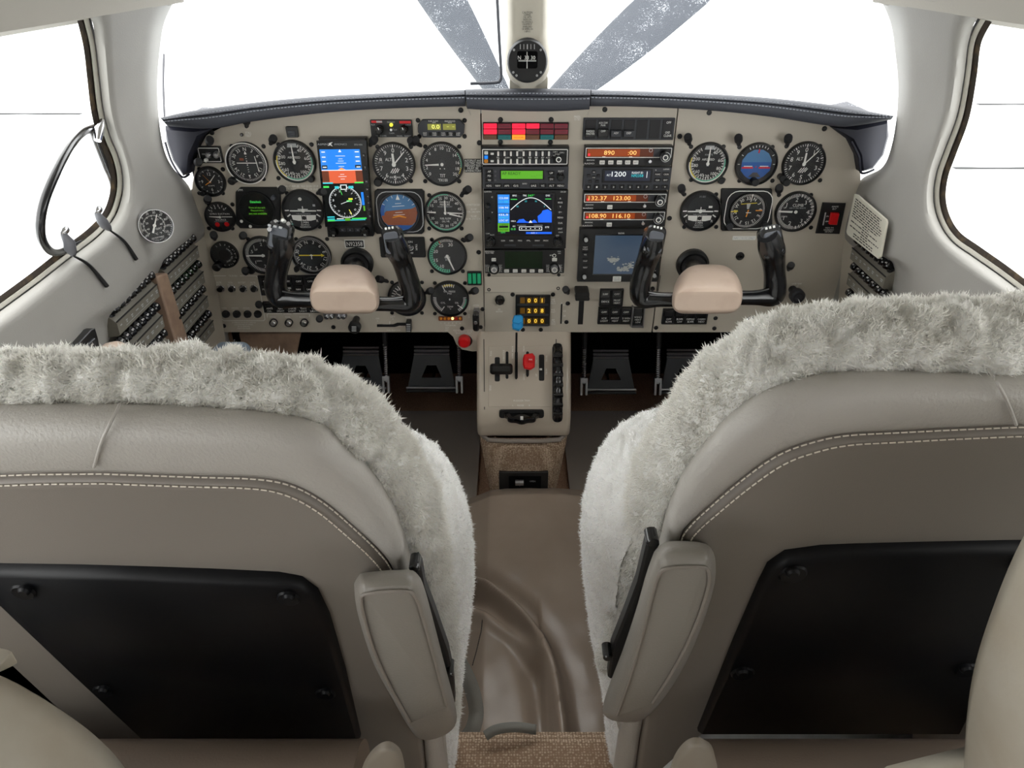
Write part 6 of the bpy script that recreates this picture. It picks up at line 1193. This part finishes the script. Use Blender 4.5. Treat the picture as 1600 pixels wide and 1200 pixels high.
    for a, b in zip(rows, rows[1:]):
        for q in range(4): fine.append([p.lerp(r, q/4) for p, r in zip(a, b)])
    fine.append(rows[-1]); fine = [[r[i].lerp(r[i+1], h) for i in range(len(r)-1) for h in (0, .5)]+[r[-1]] for r in fine]
    V = np.array([[tuple(p) for p in r] for r in fine])
    if side > 0: fine = [r[::-1] for r in fine]
    woolly(fine, False, 'wool_front', u.o, .0045, 120000, .0028, 23+side, closed_ends=False, clump=190, hub=(xc, .09, ce.z), use=.9, tip='woolfronttip')
    # cushion
    mb = MB(); zc = (0.30-u.p.z)/fr.ez.z; q = Vector((0, 1, 0))
    cm = MB(); hwid = .165; xs = [xc-hwid, xc+hwid]
    inv = Matrix((fr.ex, -fr.n, fr.ez)).transposed().to_3x3().inverted()
    pts = [inv @ (Vector((u.p.x+x, y, z))-u.p) for y, z in ((p0[1]+.03, .22), (p0[1]+.56, .24), (p0[1]+.58, .30), (p0[1]+.54, .36), (p0[1]+.1, .34), (p0[1]+.03, .33)) for x in xs]
    k = 6; cm.add(pts, [(2*i, 2*i+1, 2*((i+1) % k)+1, 2*((i+1) % k)) for i in range(k)]+[tuple(range(0, 2*k, 2)), tuple(range(1, 2*k, 2))], 'wool'); o = recalc(u.part(cm, 'cushion')); mod(o, 'BEVEL', width=.02, segments=3)
    bm_ = MB(); pts = [inv @ (Vector((u.p.x+x, y, z))-u.p) for z in (.0, .22) for y in (p0[1]+.20, p0[1]+.5) for x in (xc-.17, xc+.17)]; bm_.add(pts, [(0,1,3,2),(4,5,7,6),(0,1,5,4),(2,3,7,6),(0,2,6,4),(1,3,7,5)], 'charcoal'); recalc(u.part(bm_, 'seat_base'))
    # folded armrest
    ao = [tuple(v)[:2] for v in catmull([(x, y, 0) for x, y in armrest+armrest[:1]], 49)][:-1]
    ap0 = [Vector(q) for q in arm_panel]; apc = sum(ap0, Vector((0, 0)))/len(ap0)
    ap = []
    for q in ao:      # the face of the pad: the outline drawn in towards the piping
        best = min((Vector((t_.x, t_.y)) for t_ in catmull([(x, y, 0) for x, y in arm_panel], 80)), key=lambda v: (v-Vector(q)).length); ap.append(tuple(best))
    mb = MB(); rows = []
    for d, t in ((-.012, .12), (.0, .03), (.008, 0), (.018, .0), (.032, .10), (.043, .35), (.049, .7), (.051, 1.0)): rows.append([(x, -d, z) for x, z in [u.xz(a[0]+(b[0]-a[0])*t, a[1]+(b[1]-a[1])*t, d) for a, b in zip(ao, ap)]])
    mb.grid(rows, 'leather_arm_shaded', loop=True); nn = len(ao); mb.f += [tuple(range(nn)), tuple(range(len(mb.v)-nn, len(mb.v)))]; mb.m += [0, 0]; ar = recalc(u.part(mb, 'armrest', smooth=60))
    mb = MB(); pp = catmull([Vector((*u.xz(x, y, .0525), 0)) for x, y in arm_panel], 50); mb.tube([(p.x, -.0515, p.y) for p in pp], .0013, 'leather_back_shaded', 8); u.part(mb, 'armrest_piping', ar)
    mb = MB(); u.poly(mb, arm_side, .002, .012, 'black', .002); br = u.part(mb, 'armrest_bracket'); mb = MB(); u.cyl(mb, *knobpx, 8, .002, .014, 'blackgloss', 14); u.part(mb, 'bracket_knob', br); mb = MB(); u.cyl(mb, *boltpx, 7, .004, .018, 'blackgloss', 16); u.part(mb, 'bracket_bolt', br)
    if flap: mb = MB(); u.poly(mb, flap, -.06, -.02, 'leather', .004); u.part(mb, 'lower_flap')
    return u
seat(-1, 'left front seat, its grey leather back edged with pale wool', (-.285, .376, CZ-.436), (240, 930),
     [(163,628),(300,632),(420,640),(500,656),(548,695),(590,742),(622,798),(640,860),(655,940),(672,1040),(690,1140),(705,1260)],
     [(163,738),(300,743),(400,746),(455,756),(505,782),(555,824),(595,862),(615,892),(632,950),(648,1040),(660,1140),(672,1260)],
     [(-30,897),(220,904),(430,911),(468,917),(493,934),(512,972),(538,1060),(562,1160),(222,1160),(100,1050),(-36,922)],
     [(35,928), (450,938), (160,1083), (508,1087)], [((187,632), -.012), ((172,662), .002), ((158,692), .0056), ((147,730), .0062)],
     [(-140,596,32,-.045),(0,594,33,-.045),(100,592,33,-.045),(200,594,34,-.045),(300,601,37,-.045),(400,607,39,-.045),(470,617,41,-.045),(530,644,43,-.045),(578,690,43,-.045),(616,742,42,-.045),(645,795,38,-.045),(664,850,33,-.045),(677,910,27,-.045),(688,970,22,-.045),(697,1040,17,-.045),(706,1120,13,-.04)],
     [(500,640),(580,670),(640,693),(680,700),(708,720),(728,755),(738,800),(740,850),(735,905),(727,960),(722,1020),(716,1090),(712,1180)],
     [(553,912),(560,900),(572,894),(635,890),(652,897),(662,915),(676,965),(694,1035),(711,1100),(713,1128),(702,1144),(678,1155),(655,1154),(640,1138),(612,1090),(585,1040),(566,985),(556,945)],
     [(640,1130),(612,1080),(588,1030),(572,980),(564,940),(575,930),(630,926),(648,934),(660,965),(678,1030),(698,1105)],
     [(640,900),(642,884),(652,880),(658,890),(663,920),(680,965),(700,1022),(708,1060),(711,1100),(702,1105),(684,1035),(664,960),(650,915)], (647, 890), (702, 1056), [(622,1152),(692,1150),(700,1260),(640,1260)])
seat(1, 'right front seat, its grey leather back edged with thick pale wool', (.325, .408, CZ-.582), (1335, 1053),
     [(1590,578),(1480,578),(1380,575),(1290,580),(1235,590),(1180,612),(1120,662),(1075,720),(1048,775),(1030,840),(1012,930),(985,1050),(965,1150),(955,1230)],
     [(1590,664),(1480,669),(1390,674),(1320,678),(1270,688),(1215,708),(1160,746),(1105,792),(1075,820),(1062,845),(1050,930),(1020,1050),(1000,1150),(990,1230)],
     [(1650,861),(1450,865),(1290,869),(1232,876),(1204,894),(1188,925),(1150,1010),(1092,1150),(1500,1150),(1560,1040),(1640,900)],
     [(1240,900), (1600,885), (1161,1055), (1512,1050)], [((1543,576), -.012), ((1558,598), .002), ((1574,628), .0056), ((1588,664), .0062)],
     [(1760,548,49,-.05),(1600,542,49,-.05),(1500,543,48,-.05),(1400,538,43,-.05),(1320,537,40,-.05),(1250,549,42,-.05),(1190,575,45,-.05),(1135,622,46,-.05),(1088,675,44,-.05),(1050,728,40,-.05),(1025,780,35,-.05),(1008,830,31,-.05),(993,880,27,-.05),(978,930,23,-.05),(962,985,18,-.05),(948,1040,13,-.045)],
     [(1150,640),(1090,650),(1025,658),(975,668),(940,688),(918,725),(908,770),(909,830),(915,890),(924,950),(934,1000),(942,1050),(948,1150)],
     [(1022,862),(1034,850),(1055,845),(1098,848),(1112,858),(1118,878),(1116,915),(1098,975),(1072,1035),(1042,1085),(1015,1116),(995,1128),(962,1127),(945,1118),(942,1104),(952,1070),(975,1010),(996,945),(1010,895)],
     [(965,1118),(985,1060),(1005,990),(1020,930),(1030,900),(1045,890),(1095,888),(1108,896),(1106,925),(1085,985),(1055,1045),(1020,1100)],
     [(1009,858),(1013,842),(1026,840),(1031,854),(1024,866),(1012,900),(998,950),(977,1015),(962,1060),(950,1060),(956,1015),(975,968),(996,912)], (1020, 850), (950, 1030), [(962,1128),(1060,1110),(1100,1150),(1050,1180),(1000,1178),(972,1160)])
# ------------------------------------------------------------------ seat backs of the facing rear seats, close to the camera
def bolster_roll(label, x0, x1, cap_pts, side):
    Y = .325; a = onY(x0, 1182, Y); b = onY(x1, 1182, Y); R = .045; root = thing('rear_facing_seat', label, 'seat', (a+b)/2-Vector((0, 0, .3)), 'rear-facing seat tops'); c = root.location
    A = a-c; B = b-c; mb = MB(); rows = []
    for p in (A, B): rows.append([(p.x, p.y-.01+R*math.cos(t), p.z-R+R*math.sin(t)) for t in [math.pi*(-.1+1.2*k/16) for k in range(17)]]+[(p.x, p.y-.01-R, p.z-.32), (p.x, p.y-.01+R, p.z-.32)])
    mb.grid(rows, 'tan_leather', loop=True); n = len(rows[0]); mb.f += [tuple(range(n)), tuple(range(2*n-1, n-1, -1))]; mb.m += [0, 0]; recalc(mb.build('seat_top', root, smooth=60))
    fr = Frame((0, Y-.03, 0)); u = Unit(fr, 'x', None, None, *cap_pts[0]); mb = MB(); u.poly(mb, [tuple(v)[:2] for v in catmull([(x, y+6, 0) for x, y in cap_pts], 28)], .003, .010, 'endcap', .002); o = mb.build('end_cap', root, smooth=50); o.location = u.p-c; bpy.data.objects.remove(u.o)
mat('endcap', (128, 119, 107), .5)
mat('tan_leather', (118, 104, 92), .5, bump=('leather', 300, .15, .001))
bolster_roll('dark tan rounded seat top low behind the left front seat', -160, 556, [(552,1270),(562,1212),(576,1184),(596,1168),(614,1170),(628,1192),(638,1270)], -1)
bolster_roll('dark tan rounded seat top low behind the right front seat', 1112, 1700, [(1044,1270),(1050,1210),(1062,1180),(1082,1162),(1104,1164),(1120,1186),(1130,1270)], 1)
def passenger_seat(label, px, Y, xw):
    fr = Frame((0, Y, 0), (1, 0, 0), (0, 0, 1)); u = Unit(fr, 'passenger_seat', label, 'seat', *px[3], 'rear cabin seats'); xc = xw-u.p.x
    H = [Vector((*u.xz(*p, -.05), 0)) for p in px]; H = [Vector((xc, H[0].y+.012, 0)), Vector(((xc+H[0].x)/2, H[0].y+.009, 0))]+H
    sg = 1 if H[-1].x > xc else -1; H = catmull(H, 36)+[Vector((xc+sg*.15, .50-u.p.z, 0)), Vector((xc+sg*.19, .42-u.p.z, 0)), Vector((xc+sg*.20, .30-u.p.z, 0))]
    O = [(p.x, p.y) for p in H[::-1]]+[(2*xc-p.x, p.y) for p in H[1:]]; cz = sum(z for x, z in O)/len(O); mb = MB(); rows = []
    for d, k in ((-.10, .3), (-.095, .1), (-.08, .03), (-.05, 0), (-.015, 0), (.010, .04), (.024, .11), (.030, .25), (.032, .6)): rows.append([(x+(xc-x)*k, -d, z+(cz-z)*k) for x, z in O])
    mb.grid(rows, 'leather_rear', loop=True); n = len(O); mb.f += [tuple(range(n)), tuple(range(len(mb.v)-n, len(mb.v)))]; mb.m += [0, 0]; recalc(u.part(mb, 'backrest', smooth=60))
    mb = MB(); w_ = abs(H[-1].x-xc); mb.prism(rrect(xc-w_, xc+w_, .19-u.p.z, .36-u.p.z, .03, 5), .0, .42, 'leather_rear', .02); u.part(mb, 'cushion', smooth=50)
    mb = MB(); mb.box(xc-w_*.8, xc+w_*.8, -.38, -.02, -u.p.z, .20-u.p.z, 'charcoal'); u.part(mb, 'seat_base')
passenger_seat('cream leather passenger seat filling the lower left corner', [(-200,1108),(-85,1142),(-5,1180),(52,1212),(102,1244),(155,1290),(200,1350)], .20, -.36)
passenger_seat('cream leather passenger seat filling the lower right corner', [(1770,800),(1710,850),(1664,910),(1630,970),(1598,1040),(1570,1110),(1552,1170),(1540,1240),(1532,1330)], .20, .40)
# ------------------------------------------------------------------ brown leather cover, step and belts between the seats
root = thing('floor_cover', 'creased brown leather cover draped between the front seats', 'leather cover', (X0, .9, .03)); mb = MB(); rows = []
c = Vector((X0, .9, .03))
fold = [onZ(x, y, .07) for x, y in ((730,905),(790,950),(835,1000),(862,1060),(875,1140),(880,1200))]; fold2 = [onZ(x, y, .07) for x, y in ((735,945),(770,970),(815,1010),(835,1035))]; fold = catmull(fold, 40); fold2 = catmull(fold2, 24)
def dist(p, L):
    best = 9; 
    for a, b in zip(L, L[1:]):
        t = max(0, min(1, (p-a).dot(b-a)/(b-a).length_squared)); q = a.lerp(b, t); best = min(best, (Vector((p.x, p.y))-Vector((q.x, q.y))).length)
    return best
NI, NJ = 160, 130
for i in range(NI):
    y = .58+(1.235-.58)*i/(NI-1); row = []
    for j in range(NJ):
        x = -.20+.46*j/(NJ-1); p = Vector((x, y, .07)); d1 = dist(p, fold); d2 = dist(p, fold2)
        z = .05+.03*math.exp(-((x-.06)/.16)**2)+.038*math.exp(-(d1/.013)**2)-.020*math.exp(-((d1-.03)/.02)**2)*(1 if x < .05 else .3)+.024*math.exp(-(d2/.015)**2)
        z += .006*noise.noise(Vector((x*7, y*5, 1)))+.003*noise.noise(Vector((x*22, y*16, 4)))
        if y > 1.19: z -= (y-1.19)*.5
        z -= max(0, (-.05-x))*.35
        row.append(p.xy.to_3d()+Vector((0, 0, max(z, .006)))-c)
    rows.append(row)
mb.grid(rows, 'brownleather'); mb.build('leather_sheet', root, smooth=80)
mb = MB(); L = [Vector((*onZ(x, y, .06).xy, 0)) for x, y in ((752,960),(748,1000),(738,1030))]
mb2 = MB(); P = arclen([onZ(x, y, .072)-c for x, y in ((755,955),(752,985),(745,1015),(738,1040))], 30)
for a, b in zip(P, P[1:]): mb2.tube([a.lerp(b, .15), a.lerp(b, .8)], .0009, 'ink', 4)
mb2.build('stitching', root)
mb = MB(); st = thing('carpet_step', 'tan woven carpet step at the bottom centre between the seats', 'step', (X0, .4, 0)); rows = []
for x in (-.56, -.3, 0, .3, .57): rows.append([(x, y-.4, z) for y, z in ((-.3, .185), (.45, .185), (.55, .183), (.570, .174), (.578, .155), (.58, 0))])
mb.grid(rows, 'carpet'); mb.build('carpet', st, smooth=50)
def ribbon(name, label, pts, w_, Zs):
    P = catmull([onZ(x, y, z) for (x, y), z in zip(pts, Zs)], 24); c = P[0]; root = thing(name, label, 'seat belt', c, 'seat belts'); mb = MB(); r0 = []
    for i, p in enumerate(P):
        t = (P[min(i+1, 23)]-P[max(i-1, 0)]).normalized(); s_ = t.cross(Vector((0, -.5, 1))).normalized()*w_/2; r0.append([p-c-s_, p-c+s_])
    mb.grid(r0, 'web'); o = mb.build('webbing', root, smooth=80); mod(o, 'SOLIDIFY', thickness=.002)
ribbon('seat_belt', 'grey seat belt loop hanging by the left armrest', [(718,1035),(735,1070),(744,1110),(738,1140),(722,1160)], .022, (.24, .2, .17, .16, .15))
ribbon('seat_belt', 'grey belt end lying on the brown cover near the carpet step', [(758,1150),(775,1140),(805,1136),(838,1140)], .013, (.2, .205, .205, .195))

for o in COL.objects:      # print, thread and lettering: too fine to pick apart
    if o.name.split('.')[0] in ('lettering', 'row_lettering', 'printed_lines', 'stitching', 'case_lettering', 'knob_lettering', 'printed_lettering'): o['kind'] = 'stuff'
